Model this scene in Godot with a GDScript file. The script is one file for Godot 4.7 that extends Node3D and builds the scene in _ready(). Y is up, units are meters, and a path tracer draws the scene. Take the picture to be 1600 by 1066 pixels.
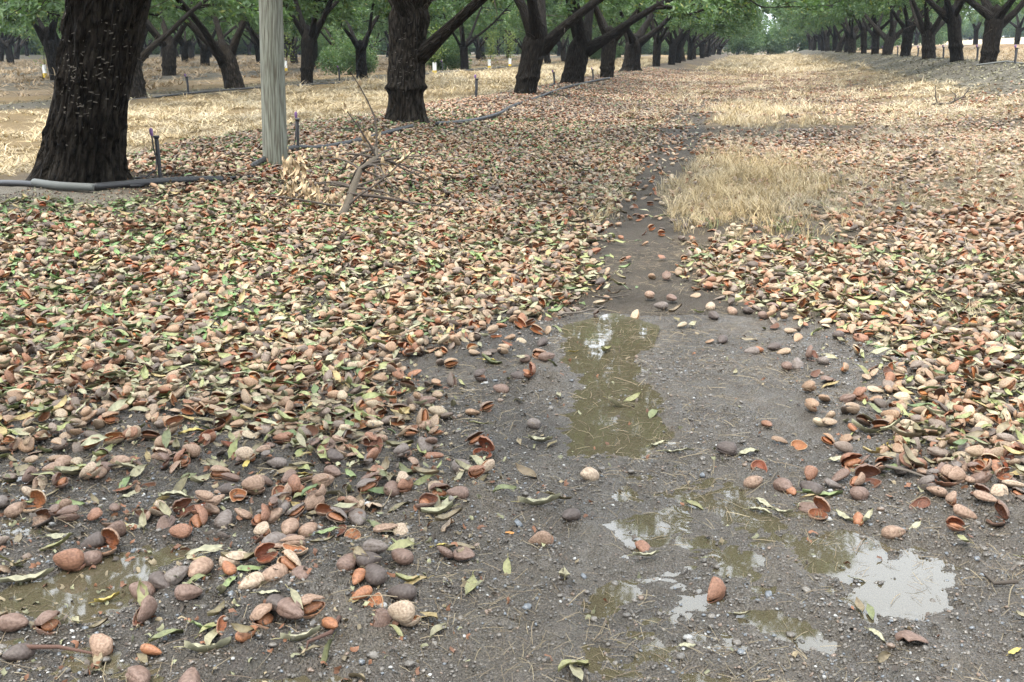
extends Node3D
# An almond orchard after rain: hulls and leaves on the floor of the alley, puddles in the wheel track, rows of dark trunks behind.
# Rows run along -z; x is across the alley; the wheel track lies near x = -0.4.

const WATER_LEVEL := -0.006
const BARK := Color(0.34, 0.34, 0.34)

class Shape:
	var v := PackedVector3Array()
	var uv := PackedVector2Array()
	var col := PackedColorArray()
	var idx := PackedInt32Array()
	var given := PackedVector3Array()
	func add(p: Vector3, t := Vector2.ZERO, c := Color.WHITE) -> int:
		v.append(p)
		uv.append(t)
		col.append(c)
		return v.size() - 1
	func tri(a: int, b: int, c: int) -> void:
		idx.append(a)
		idx.append(b)
		idx.append(c)
	func quad(a: int, b: int, c: int, d: int) -> void:
		tri(a, b, c)
		tri(a, c, d)
	func put(o: Shape, x: Transform3D) -> void:
		var first := v.size()
		for p in o.v:
			v.append(x * p)
		uv.append_array(o.uv)
		col.append_array(o.col)
		for i in o.idx:
			idx.append(first + i)
	func mesh(m: Material) -> ArrayMesh:
		var n := given
		if n.size() != v.size():
			n = PackedVector3Array()
			n.resize(v.size())
			for i in range(0, idx.size(), 3):
				var a := v[idx[i]]
				var f := (v[idx[i + 2]] - a).cross(v[idx[i + 1]] - a)
				n[idx[i]] += f
				n[idx[i + 1]] += f
				n[idx[i + 2]] += f
			for i in n.size():
				n[i] = n[i].normalized() if n[i].length_squared() > 1e-24 else Vector3.UP
		var arrays := []
		arrays.resize(Mesh.ARRAY_MAX)
		arrays[Mesh.ARRAY_VERTEX] = v
		arrays[Mesh.ARRAY_NORMAL] = n
		arrays[Mesh.ARRAY_TEX_UV] = uv
		arrays[Mesh.ARRAY_COLOR] = col
		arrays[Mesh.ARRAY_INDEX] = idx
		var out := ArrayMesh.new()
		out.add_surface_from_arrays(Mesh.PRIMITIVE_TRIANGLES, arrays)
		out.surface_set_material(0, m)
		return out

var rng := RandomNumberGenerator.new()
var coarse := FastNoiseLite.new()
var fine := FastNoiseLite.new()
var broad := FastNoiseLite.new()
var mat := {}
var used := {}
var pile := {}
var eye := Vector3(0, 0.9, 0)
var view: Transform3D

var wheel_puddle := PackedVector2Array([Vector2(-0.56, -3.22), Vector2(-0.44, -3.40), Vector2(-0.30, -3.28), Vector2(-0.30, -2.90), Vector2(-0.19, -2.58), Vector2(-0.14, -2.27), Vector2(-0.20, -2.14), Vector2(-0.38, -2.13), Vector2(-0.45, -2.33), Vector2(-0.47, -2.62), Vector2(-0.56, -2.87)])
var track_pool := PackedVector2Array([Vector2(-0.24, -1.75), Vector2(-0.21, -1.88), Vector2(-0.11, -1.95), Vector2(-0.08, -1.88), Vector2(-0.12, -1.76), Vector2(-0.18, -1.70)])
var lower_pool := PackedVector2Array([Vector2(-0.27, -1.57), Vector2(-0.16, -1.65), Vector2(-0.13, -1.57), Vector2(-0.18, -1.47), Vector2(-0.25, -1.44)])
var sky_puddle := PackedVector2Array([Vector2(0.08, -1.85), Vector2(0.18, -1.91), Vector2(0.27, -1.87), Vector2(0.35, -1.88), Vector2(0.41, -1.80), Vector2(0.37, -1.69), Vector2(0.31, -1.59), Vector2(0.22, -1.55), Vector2(0.15, -1.58), Vector2(0.16, -1.68), Vector2(0.10, -1.74)])
var stony_pool := PackedVector2Array([Vector2(-0.00, -1.55), Vector2(0.13, -1.62), Vector2(0.20, -1.56), Vector2(0.18, -1.50), Vector2(0.09, -1.46), Vector2(0.02, -1.49)])
var left_puddle := PackedVector2Array([Vector2(-1.25, -1.33), Vector2(-1.16, -1.43), Vector2(-1.12, -1.52), Vector2(-1.02, -1.58), Vector2(-0.92, -1.57), Vector2(-0.96, -1.47), Vector2(-0.92, -1.36), Vector2(-0.97, -1.31), Vector2(-1.04, -1.27), Vector2(-1.20, -1.27)])
var corner_pool := PackedVector2Array([Vector2(-1.75, -1.88), Vector2(-1.62, -1.98), Vector2(-1.49, -1.91), Vector2(-1.45, -1.76), Vector2(-1.28, -1.63), Vector2(-1.22, -1.50), Vector2(-1.37, -1.44)])
var edge_pool := PackedVector2Array([Vector2(-0.77, -1.21), Vector2(-0.67, -1.26), Vector2(-0.54, -1.27), Vector2(-0.47, -1.20), Vector2(-0.73, -1.14)])
var edge_pool_b := PackedVector2Array([Vector2(-0.05, -1.39), Vector2(0.04, -1.42), Vector2(0.06, -1.32), Vector2(-0.07, -1.29)])
var apron_water := PackedVector2Array([Vector2(-0.26, -2.06), Vector2(-0.14, -2.10), Vector2(0.04, -2.04), Vector2(0.17, -1.97), Vector2(0.29, -1.90), Vector2(0.43, -1.83), Vector2(0.42, -1.70), Vector2(0.33, -1.54), Vector2(0.18, -1.44), Vector2(0.05, -1.32), Vector2(-0.07, -1.29), Vector2(-0.22, -1.37), Vector2(-0.28, -1.50), Vector2(-0.25, -1.71), Vector2(-0.29, -1.92)])
var left_water := PackedVector2Array([Vector2(-1.78, -1.92), Vector2(-1.58, -1.99), Vector2(-1.39, -1.86), Vector2(-1.15, -1.69), Vector2(-0.95, -1.60), Vector2(-0.91, -1.56), Vector2(-0.94, -1.47), Vector2(-0.91, -1.36), Vector2(-0.92, -1.30), Vector2(-0.83, -1.26), Vector2(-0.54, -1.28), Vector2(-0.46, -1.20), Vector2(-1.04, -1.06)])
var drift_left := PackedVector2Array([Vector2(-2.01, -1.80), Vector2(-1.61, -1.96), Vector2(-1.54, -2.16), Vector2(-1.35, -2.21), Vector2(-1.05, -2.02), Vector2(-0.81, -2.08), Vector2(-0.80, -2.29), Vector2(-0.99, -2.56), Vector2(-1.07, -2.72), Vector2(-0.89, -2.90), Vector2(-0.80, -3.19), Vector2(-0.61, -3.36), Vector2(-0.58, -3.87), Vector2(-0.71, -4.42), Vector2(-0.74, -5.40), Vector2(-0.84, -7.41), Vector2(-1.00, -10.38), Vector2(-1.24, -15.28), Vector2(-2.18, -39.19), Vector2(-5.31, -48.27), Vector2(-3.37, -19.58), Vector2(-4.86, -14.16), Vector2(-7.55, -15.59), Vector2(-6.48, -9.47), Vector2(-3.72, -5.38), Vector2(-4.85, -4.55)])
var scatter_left := PackedVector2Array([Vector2(-1.95, -1.83), Vector2(-1.61, -1.96), Vector2(-1.05, -2.02), Vector2(-0.81, -2.08), Vector2(-0.64, -2.04), Vector2(-0.50, -1.81), Vector2(-0.57, -1.68), Vector2(-0.68, -1.63), Vector2(-0.82, -1.73), Vector2(-1.05, -1.68), Vector2(-1.22, -1.83), Vector2(-1.33, -1.64), Vector2(-1.68, -1.56)])
var drift_right := PackedVector2Array([Vector2(-0.26, -4.53), Vector2(-0.17, -3.97), Vector2(0.12, -3.53), Vector2(0.33, -3.26), Vector2(0.39, -2.88), Vector2(0.38, -2.57), Vector2(0.27, -2.31), Vector2(0.35, -2.18), Vector2(0.59, -2.13), Vector2(0.93, -2.18), Vector2(2.08, -5.24), Vector2(1.45, -5.74), Vector2(0.76, -5.80), Vector2(0.25, -5.38)])
var nuts_on_straw := PackedVector2Array([Vector2(-0.62, -10.47), Vector2(0.81, -11.62), Vector2(1.78, -10.45), Vector2(1.44, -8.34), Vector2(0.55, -7.55), Vector2(-0.28, -8.18)])
var nuts_far := PackedVector2Array([Vector2(-2.18, -39.19), Vector2(1.50, -39.44), Vector2(1.81, -18.91), Vector2(1.13, -13.06), Vector2(-1.05, -14.56), Vector2(-1.57, -19.22)])
var track_bare := PackedVector2Array([Vector2(-0.58, -3.87), Vector2(-0.71, -4.42), Vector2(-0.74, -5.40), Vector2(-0.84, -7.83), Vector2(-1.10, -12.64), Vector2(-1.17, -16.14), Vector2(-0.78, -16.24), Vector2(-0.60, -13.34), Vector2(-0.44, -8.38), Vector2(-0.60, -6.75), Vector2(-0.33, -4.91), Vector2(-0.21, -3.95), Vector2(0.12, -3.53), Vector2(-0.09, -3.39), Vector2(-0.55, -3.28)])
var tuft_big := PackedVector2Array([Vector2(-0.60, -6.75), Vector2(-0.34, -8.51), Vector2(0.07, -9.13), Vector2(0.40, -7.79), Vector2(0.26, -6.23), Vector2(0.04, -5.18), Vector2(-0.19, -4.98), Vector2(-0.41, -5.43)])
var tuft_small := PackedVector2Array([Vector2(-0.66, -14.65), Vector2(-0.02, -17.36), Vector2(0.60, -14.95), Vector2(0.44, -12.47), Vector2(-0.21, -11.83)])
var straw_right := PackedVector2Array([Vector2(0.51, -7.73), Vector2(2.02, -14.88), Vector2(2.92, -16.40), Vector2(3.40, -11.97), Vector2(3.41, -8.84), Vector2(1.73, -4.32), Vector2(1.28, -5.03), Vector2(0.80, -5.55), Vector2(0.36, -5.66)])
var bare_mound := PackedVector2Array([Vector2(-4.72, -5.29), Vector2(-3.42, -4.90), Vector2(-3.01, -4.81), Vector2(-2.94, -4.35), Vector2(-3.50, -3.91)])
var placed_almonds := [[-1.436, -1.815, "ct"], [-1.426, -1.772, "ct"], [-1.468, -1.737, "ob"], [-1.307, -1.836, "ct"], [-1.329, -1.806, "cb"], [-1.325, -1.779, "ct"], [-1.165, -1.852, "or"], [-1.037, -1.893, "nr"], [-1.060, -1.819, "ot"], [-1.430, -1.619, "cg"], [-1.385, -1.603, "ct"], [-1.357, -1.616, "op"], [-1.319, -1.587, "ht"], [-1.140, -1.558, "ob"], [-1.151, -1.516, "cd"], [-1.144, -1.444, "or"], [-1.126, -1.467, "cb"], [-1.114, -1.500, "ot"], [-1.020, -1.675, "hr"], [-1.000, -1.624, "or"], [-0.954, -1.643, "cg"], [-1.006, -1.751, "cd"], [-0.958, -1.772, "ot"], [-0.876, -1.797, "or"], [-0.820, -1.752, "ot"], [-0.889, -1.658, "or"], [-0.870, -1.711, "cg"], [-0.818, -1.639, "ct"], [-0.785, -1.655, "ct"], [-0.820, -1.582, "cg"], [-0.789, -1.597, "cb"], [-0.865, -1.592, "hb"], [-0.763, -1.546, "hp"], [-0.747, -1.494, "op"], [-0.865, -1.510, "cp"], [-0.853, -1.473, "nb"], [-0.902, -1.461, "ct"], [-0.971, -1.392, "cb"], [-0.948, -1.413, "cd"], [-0.928, -1.428, "cg"], [-0.878, -1.382, "cb"], [-0.790, -1.435, "cp"], [-0.762, -1.463, "ct"], [-0.710, -1.460, "cb"], [-0.914, -1.306, "ob"], [-1.106, -1.247, "cb"], [-1.048, -1.259, "ob"], [-0.934, -1.229, "ot"], [-0.849, -1.227, "nr"], [-1.045, -1.184, "cd"], [-0.833, -1.170, "cb"], [-0.756, -1.177, "cb"], [-0.768, -1.308, "ht"], [-0.716, -1.338, "ot"], [-0.722, -1.287, "nr"], [-0.675, -1.347, "cb"], [-0.704, -1.358, "cd"], [-0.656, -1.377, "ot"], [-0.611, -1.349, "nr"], [-0.838, -1.845, "ct"], [-0.866, -1.959, "cd"], [-0.843, -1.904, "cb"], [-0.582, -1.980, "cg"], [-0.308, -2.020, "cp"], [-0.312, -1.814, "cd"], [-0.346, -1.706, "ot"], [-0.162, -1.745, "hr"], [-0.760, -1.781, "hr"], [-0.686, -1.842, "cb"], [-0.600, -1.795, "nr"], [-0.583, -1.835, "ob"], [-0.541, -1.824, "cb"], [-0.702, -1.777, "hp"], [-0.710, -1.712, "cg"], [-0.619, -1.570, "cg"], [-0.572, -1.574, "cb"], [-0.647, -1.513, "cb"], [-0.614, -1.525, "cd"], [-0.591, -1.493, "cd"], [-0.534, -1.468, "cd"], [-0.594, -1.439, "nr"], [-0.616, -1.480, "nt"], [-0.569, -1.429, "hp"], [-0.546, -1.397, "hb"], [-0.507, -1.410, "op"], [0.046, -2.163, "hr"], [0.033, -2.077, "ct"], [0.094, -2.075, "cb"], [0.109, -2.052, "nr"], [0.149, -2.071, "cd"], [0.243, -2.228, "or"], [0.266, -2.122, "ob"], [0.245, -2.056, "cb"], [0.381, -2.235, "cr"], [0.429, -2.236, "ht"], [0.487, -2.293, "cd"], [0.518, -2.282, "ot"], [0.440, -2.150, "ot"], [0.495, -2.176, "cb"], [0.542, -2.142, "cb"], [0.585, -2.301, "or"], [0.138, -1.984, "hb"], [0.156, -1.945, "ot"], [0.231, -1.942, "nr"], [0.290, -1.896, "ct"], [0.485, -1.980, "ob"], [-0.030, -1.602, "or"], [0.272, -1.527, "hb"], [-0.122, -3.579, "cp"], [-0.105, -3.446, "cd"], [-0.048, -3.531, "ct"], [0.009, -3.545, "cd"], [0.091, -3.592, "ob"], [0.058, -3.467, "cb"], [-0.068, -3.157, "cd"], [0.023, -3.050, "cg"], [0.045, -3.069, "nb"], [0.089, -3.115, "cd"], [0.121, -2.899, "cb"], [0.152, -2.931, "cg"], [0.199, -3.018, "ob"], [0.225, -2.992, "cg"], [0.225, -2.794, "hb"], [0.268, -2.665, "cb"], [0.304, -2.679, "or"], [0.289, -3.264, "cd"], [0.352, -3.241, "or"], [-0.027, -2.239, "od"], [0.262, -2.438, "nr"], [-0.699, -2.587, "od"], [-0.621, -2.507, "cb"], [-0.569, -2.590, "or"], [-0.591, -2.579, "cd"], [-0.782, -2.372, "cb"], [-0.735, -2.212, "ct"], [-0.484, -2.284, "cg"], [-0.667, -2.058, "hr"], [-0.560, -2.086, "or"], [-0.584, -2.834, "ot"], [-0.618, -2.780, "cb"], [-0.560, -2.813, "cb"], [-0.601, -2.945, "cd"], [-0.349, -3.703, "ct"], [-0.266, -3.671, "cb"], [-0.294, -3.547, "cg"], [-0.560, -3.871, "cd"], [-0.512, -4.384, "hr"], [-0.370, -4.418, "hr"], [-0.320, -4.058, "hb"]]
var placed_leaves := [[-0.919, -1.546, 0.110, "p", 0.71], [-1.187, -1.379, 0.090, "p", 0.59], [-1.010, -1.352, 0.040, "y", 0.69], [-1.198, -1.717, 0.060, "p", 1.08], [-1.098, -1.704, 0.070, "p", 0.12], [-1.105, -1.582, 0.050, "p", 0.02], [-1.227, -1.524, 0.050, "p", 0.23], [-0.991, -1.718, 0.050, "p", 0.76], [-1.019, -1.858, 0.040, "y", 1.81], [-0.831, -1.435, 0.050, "g", 1.58], [-0.824, -1.488, 0.070, "g", 0.69], [-0.809, -1.302, 0.040, "g", -0.25], [-0.767, -1.248, 0.070, "p", 0.23], [-0.742, -1.644, 0.050, "g", 0.70], [-0.522, -1.645, 0.040, "y", 0.45], [-0.409, -1.731, 0.030, "o", 0.23], [-0.798, -1.900, 0.050, "g", -0.84], [-0.378, -1.842, 0.080, "p", 0.23], [0.333, -1.922, 0.050, "p", 1.11], [0.046, -1.948, 0.050, "p", -0.28], [0.055, -1.986, 0.050, "p", -0.78], [0.206, -1.948, 0.050, "p", -1.04], [0.250, -1.947, 0.050, "p", 1.03], [0.418, -1.522, 0.030, "y", 0.78], [0.221, -1.525, 0.040, "p", -0.92], [-0.901, -2.558, 0.040, "y", 0.23], [-0.501, -2.927, 0.030, "y", 0.23], [-0.451, -2.197, 0.060, "p", -0.18], [-0.717, -2.739, 0.050, "y", -0.10], [-0.898, -1.863, 0.050, "y", 0.50], [-1.288, -1.638, 0.060, "g", 0.24], [-0.736, -1.928, 0.050, "p", -0.73], [-0.560, -1.816, 0.050, "g", 0.59], [0.215, -2.246, 0.050, "p", 0.47], [0.331, -2.205, 0.070, "g", 0.35], [0.443, -2.341, 0.070, "p", -0.72], [0.170, -2.050, 0.080, "g", 0.02], [0.088, -1.940, 0.040, "p", -0.28], [-0.133, -2.197, 0.070, "p", 0.23], [0.021, -2.249, 0.060, "p", 0.79], [0.368, -2.097, 0.040, "p", -1.47], [0.496, -2.412, 0.050, "p", 0.48], [0.319, -2.331, 0.050, "y", 0.83], [-0.182, -2.253, 0.050, "p", 0.72], [0.136, -1.996, 0.050, "p", 0.81], [-0.063, -1.440, 0.030, "p", 0.41], [-0.153, -1.693, 0.050, "p", 0.34], [-0.637, -1.296, 0.060, "p", 0.42], [-0.739, -1.394, 0.040, "p", 0.23], [-1.255, -2.039, 0.060, "y", 0.70], [-1.284, -1.952, 0.060, "p", 1.40], [-0.822, -2.251, 0.060, "g", 1.06], [-0.958, -2.029, 0.070, "p", 0.52], [-0.859, -2.092, 0.070, "p", 0.80]]
var twig_paths := [[Vector2(-1.458, -3.923), Vector2(-1.258, -3.948), Vector2(-1.104, -4.037)], [Vector2(-0.544, -3.639), Vector2(-0.495, -3.631), Vector2(-0.432, -3.686)], [Vector2(0.468, -1.727), Vector2(0.438, -1.726), Vector2(0.419, -1.759)], [Vector2(-1.442, -1.742), Vector2(-1.369, -1.770), Vector2(-1.287, -1.807)], [Vector2(-0.609, -1.378), Vector2(-0.608, -1.327), Vector2(-0.625, -1.270)], [Vector2(-2.365, -3.245), Vector2(-2.222, -3.210), Vector2(-2.183, -3.250)], [Vector2(0.335, -5.874), Vector2(0.516, -5.588)], [Vector2(0.955, -4.742), Vector2(0.994, -4.611), Vector2(1.040, -4.417)], [Vector2(-0.625, -3.311), Vector2(-0.558, -3.370), Vector2(-0.488, -3.496)], [Vector2(-1.038, -1.190), Vector2(-0.989, -1.198), Vector2(-0.937, -1.217)], [Vector2(0.317, -2.193), Vector2(0.377, -2.156)], [Vector2(-0.891, -3.382), Vector2(-0.795, -3.368), Vector2(-0.694, -3.429)], [Vector2(-1.249, -13.816), Vector2(-0.946, -13.139), Vector2(-0.723, -12.732)], [Vector2(-2.843, -8.267), Vector2(-2.518, -7.954), Vector2(-2.463, -8.131)]]

# ---------------------------------------------------------------- naming
func numbered(called: String) -> String:
	var k: int = used.get(called, 0)
	used[called] = k + 1
	return called if k == 0 else "%s_%03d" % [called, k]

func tag(o: Node, label: String, category: String, group := "", kind := "") -> void:
	o.set_meta("label", label)
	o.set_meta("category", category)
	if group:
		o.set_meta("group", group)
	if kind:
		o.set_meta("kind", kind)

func base(called: String, at: Vector3, turn := 0.0) -> Node3D:
	var o := Node3D.new()
	o.name = numbered(called)
	add_child(o)
	o.position = at
	o.rotation.y = turn
	return o

func part(called: String, m: Mesh, parent: Node, x := Transform3D()) -> MeshInstance3D:
	var o := MeshInstance3D.new()
	o.mesh = m
	o.name = numbered(called) if parent == self else called
	parent.add_child(o, true)
	o.transform = x
	return o

func spread(called: String, m: Mesh, places: Array, colors: Array, label: String, category: String) -> void:
	if places.is_empty():
		return
	var mm := MultiMesh.new()
	mm.transform_format = MultiMesh.TRANSFORM_3D
	mm.use_colors = true
	mm.mesh = m
	mm.instance_count = places.size()
	for i in places.size():
		mm.set_instance_transform(i, places[i])
		mm.set_instance_color(i, colors[i])
	var o := MultiMeshInstance3D.new()
	o.multimesh = mm
	o.name = numbered(called)
	add_child(o)
	tag(o, label, category, "", "stuff")

# ---------------------------------------------------------------- ground shape
func edge_distance(p: Vector2, poly: PackedVector2Array) -> float:
	var d := 1e9
	var k := poly.size()
	for i in k:
		d = minf(d, p.distance_squared_to(Geometry2D.get_closest_point_to_segment(p, poly[i], poly[(i + 1) % k])))
	d = sqrt(d)
	return -d if Geometry2D.is_point_in_polygon(p, poly) else d

var pools := []   # [polygon, depth, bounds]

func height(x: float, z: float) -> float:
	var y := 0.15 * exp(-pow((x + 3.65) / 0.95, 2.0)) * smoothstep(-2.2, -4.2, z)
	y += 0.06 * clampf(x - 1.0, 0.0, 44.0)
	y += 0.37 * exp(-pow((x - 4.5) / 1.25, 2.0))
	if x > 8.0:
		y += 0.28 * exp(-pow((x - 13.0) / 1.6, 2.0))
	elif x < -6.0:
		y += 0.06 * exp(-pow((x + 10.2) / 1.1, 2.0))
		if x < -13.0:
			y += 0.08 * pow(0.5 + 0.5 * cos((x + 16.8) * TAU / 6.6), 6.0)
	var lump := broad.get_noise_2d(x, z)
	y += lump * 0.035 * smoothstep(-3.0, -7.0, z) + lump * 0.01
	if z > -14.0 and x < 5.0 and x > -6.0:
		# wheel track: a shallow trough; the middle of the alley is a little proud
		var tx := -0.42 - 0.035 * maxf(0.0, -z - 3.0)
		y -= 0.022 * exp(-pow((x - tx) / 0.26, 2.0)) * smoothstep(-2.6, -3.6, z)
	if z > -4.5 and x > -2.6 and x < 1.8:
		y += coarse.get_noise_2d(x, z) * 0.008 + fine.get_noise_2d(x, z) * 0.006
		for m in mounds:
			y += m[2] * exp(-(pow(x - m[0], 2.0) + pow(z - m[1], 2.0)) / (m[3] * m[3])) * (1.0 + 0.8 * fine.get_noise_2d(x * 0.6, z * 0.6))
		var p := Vector2(x, z)
		for q in pools:
			if q[2].has_point(p):
				var d := edge_distance(p, q[0]) + coarse.get_noise_2d(x * 0.7 + 9.0, z * 0.7) * 0.03
				y += 0.0035 * smoothstep(0.06, 0.02, d) * smoothstep(-0.02, 0.01, d)
				y -= q[1] * smoothstep(0.01, -0.07, d)
	elif z > -9.0 and x > -6.0 and x < 5.0:
		y += coarse.get_noise_2d(x * 0.5, z * 0.5) * 0.012
	return y

var mounds := [[-0.52, -1.86, 0.022, 0.13], [-0.66, -1.52, 0.02, 0.12], [-0.55, -2.62, 0.03, 0.1], [-0.36, -1.62, 0.012, 0.1], [-0.72, -1.36, 0.02, 0.12], [-1.05, -1.9, 0.015, 0.2], [-0.75, -2.9, 0.018, 0.16], [0.55, -2.1, 0.02, 0.2]]

func within(x: float, z: float, poly: PackedVector2Array) -> bool:
	return Geometry2D.is_point_in_polygon(Vector2(x, z), poly)

func steps(points: Array) -> PackedFloat32Array:
	# grid lines: [from, to, step] pieces one after another; the step may grow with a fourth number
	var out := PackedFloat32Array()
	for p in points:
		var s: float = p[2]
		var a: float = p[0]
		while a < p[1] - s * 0.4:
			out.append(a)
			a += s
			s *= p[3] if p.size() > 3 else 1.0
	out.append(points[-1][1])
	return out

func mirrored(a: PackedFloat32Array) -> PackedFloat32Array:
	var out := PackedFloat32Array()
	for i in range(a.size() - 1, -1, -1):
		out.append(-a[i])
	return out

func lerp_color(a: Color, b: Color, t: float) -> Color:
	return a.lerp(b, clampf(t, 0.0, 1.0))

func ground_color(x: float, z: float) -> Color:
	var k := coarse.get_noise_2d(x * 0.35, z * 0.35)
	var b := broad.get_noise_2d(x * 1.7 + 31.0, z * 1.7)
	var wet := Color(0.096, 0.079, 0.059)
	var soil := Color(0.115, 0.093, 0.068)
	var straw := Color(0.21, 0.15, 0.075)
	var litter := Color(0.115, 0.103, 0.078)
	var c := soil
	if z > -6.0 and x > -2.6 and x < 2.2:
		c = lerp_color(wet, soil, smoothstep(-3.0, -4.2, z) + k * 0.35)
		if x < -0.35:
			# black leafy mud below the left drift, plus painted shade between its hulls
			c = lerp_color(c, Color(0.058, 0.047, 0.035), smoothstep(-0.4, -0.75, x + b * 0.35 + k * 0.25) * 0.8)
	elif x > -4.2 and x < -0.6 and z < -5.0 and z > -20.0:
		c = lerp_color(soil, Color(0.05, 0.041, 0.03), 0.7 + k)  # painted shade: soil darkened where gaps open between the drift hulls
	if z > -6.0 and z < -3.5 and within(x + k * 0.12, z + b * 0.2, bare_mound):
		c = Color(0.21, 0.185, 0.145)
	if z > -16.0 and z < -3.0 and x > -1.6 and x < 0.4 and within(x + k * 0.1, z, track_bare):
		return Color(0.098, 0.083, 0.066) * 1.4 * (1.0 + 0.3 * k)
	if x < -12.5:
		var row := 0.5 + 0.5 * cos((x + 16.8) * TAU / 6.6) + b * 0.5
		c = lerp_color(lerp_color(straw, Color(0.15, 0.115, 0.075), 0.5 + b * 1.5), litter * 0.85, smoothstep(0.2, 0.6, row))
	elif x < -9.0:
		c = lerp_color(litter * 0.85, straw, smoothstep(0.5, 1.0, absf(x + 10.5) + b * 0.5))
	elif x < -4.3:
		c = lerp_color(soil, straw, smoothstep(-4.5, -5.4, x + b * 0.7))
	elif x < 3.1:
		var far := smoothstep(-9.0, -14.0, z + b * 3.0)
		var mid := smoothstep(0.2, 0.8, far) * smoothstep(-3.2, -2.2, x + b * 0.8)
		c = lerp_color(c, straw, mid * (0.35 + 0.9 * b))
		if x > 0.4 and z < -4.0:
			c = lerp_color(c, straw, (0.5 + 0.8 * b) * smoothstep(0.3, 0.9, x + b * 0.5) * smoothstep(-4.0, -5.0, z))
	elif x < 6.2:
		c = lerp_color(straw, litter, smoothstep(2.7, 3.4, x + b * 0.7) * smoothstep(6.2, 5.4, x + b * 0.7))
	elif x < 15.0:
		c = lerp_color(straw, litter, smoothstep(1.8, 1.0, absf(x - 13.0) + b * 0.6))
		c = lerp_color(c, Color(0.26, 0.16, 0.075), 0.5 + b)
	else:
		c = Color(0.46, 0.37, 0.24) * (1.0 + 0.25 * b)
	c *= 1.4 * (1.0 + 0.25 * k + 0.15 * b)
	c.a = 1.0
	return c

func is_wet(x: float, z: float) -> bool:
	return z > -3.5 and x < 1.4 and x > -2.3

func build_ground() -> void:
	var xs := mirrored(steps([[2.4, 12.0, 0.05, 1.045], [12.0, 240.0, 0.7, 1.12]]))
	xs.append_array(steps([[-2.39, 1.5, 0.0115], [1.5, 8.0, 0.03, 1.04], [8.0, 260.0, 0.4, 1.1]]))
	var zs := mirrored(steps([[-14.0, 0.0, 1.2], [0.0, 0.8, 0.1], [0.8, 3.6, 0.0115], [3.6, 10.0, 0.03, 1.025], [10.0, 330.0, 0.2, 1.045]]))
	var nx := xs.size()
	var nz := zs.size()
	var s := Shape.new()
	var wetness := PackedByteArray()
	wetness.resize(nx * nz)
	for j in nz:
		for i in nx:
			var x := xs[i]
			var z := zs[j]
			s.v.append(Vector3(x, height(x, z), z))
			s.uv.append(Vector2(x, z))
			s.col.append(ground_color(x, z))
			wetness[j * nx + i] = 1 if is_wet(x, z) else 0
	s.given.resize(s.v.size())
	for j in nz:
		for i in nx:
			var l := s.v[j * nx + maxi(i - 1, 0)]
			var r := s.v[j * nx + mini(i + 1, nx - 1)]
			var u := s.v[maxi(j - 1, 0) * nx + i]
			var d := s.v[mini(j + 1, nz - 1) * nx + i]
			s.given[j * nx + i] = (d - u).cross(r - l).normalized()
	var wet := PackedInt32Array()
	var dry := PackedInt32Array()
	for j in nz - 1:
		for i in nx - 1:
			var a := j * nx + i
			var t: PackedInt32Array = [a, a + 1, a + nx, a + 1, a + nx + 1, a + nx]
			if wetness[a]:
				wet.append_array(t)
			else:
				dry.append_array(t)
	s.idx = dry
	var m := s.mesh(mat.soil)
	var arrays := m.surface_get_arrays(0)
	arrays[Mesh.ARRAY_INDEX] = wet
	m.add_surface_from_arrays(Mesh.PRIMITIVE_TRIANGLES, arrays)
	m.surface_set_material(1, mat.wet_soil)
	var o := part("ground", m, self)
	o.set_meta("kind", "structure")
	o.set_meta("label", "orchard ground of wet gravelly soil, tree berms and straw coloured alleys")

func build_pool(poly: PackedVector2Array, label: String, rings: int) -> void:
	var box := Rect2(poly[0], Vector2.ZERO)
	for p in poly:
		box = box.expand(p)
	box = box.grow(0.035)
	var step := 0.0042
	var nx := int(box.size.x / step) + 1
	var nz := int(box.size.y / step) + 1
	var drops := []
	for i in rings:
		var p := Vector2(rng.randf_range(box.position.x, box.end.x), rng.randf_range(box.position.y, box.end.y))
		if within(p.x, p.y, poly):
			drops.append([p, rng.randf_range(0.01, 0.03), rng.randf_range(0.0001, 0.00028)])
	var s := Shape.new()
	var keep := PackedByteArray()
	keep.resize(nx * nz)
	for j in nz:
		for i in nx:
			var p := box.position + Vector2(i, j) * step
			var y := WATER_LEVEL + 0.00012 * coarse.get_noise_2d(p.x * 0.5, p.y * 0.7)
			for d in drops:
				var r: float = p.distance_to(d[0])
				if r < d[1] * 1.5:
					y += d[2] * cos(r * TAU / 0.017) * smoothstep(d[1] * 1.5, d[1] * 0.6, r)
			s.add(Vector3(p.x, y, p.y), p)
			keep[j * nx + i] = 1 if edge_distance(p, poly) < 0.03 else 0
	for j in nz - 1:
		for i in nx - 1:
			var a := j * nx + i
			if keep[a] and keep[a + 1] and keep[a + nx] and keep[a + nx + 1]:
				s.quad(a, a + 1, a + nx + 1, a + nx)
	var o := part("puddle", s.mesh(mat.water), self)
	tag(o, label, "puddle", "", "structure")

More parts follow.
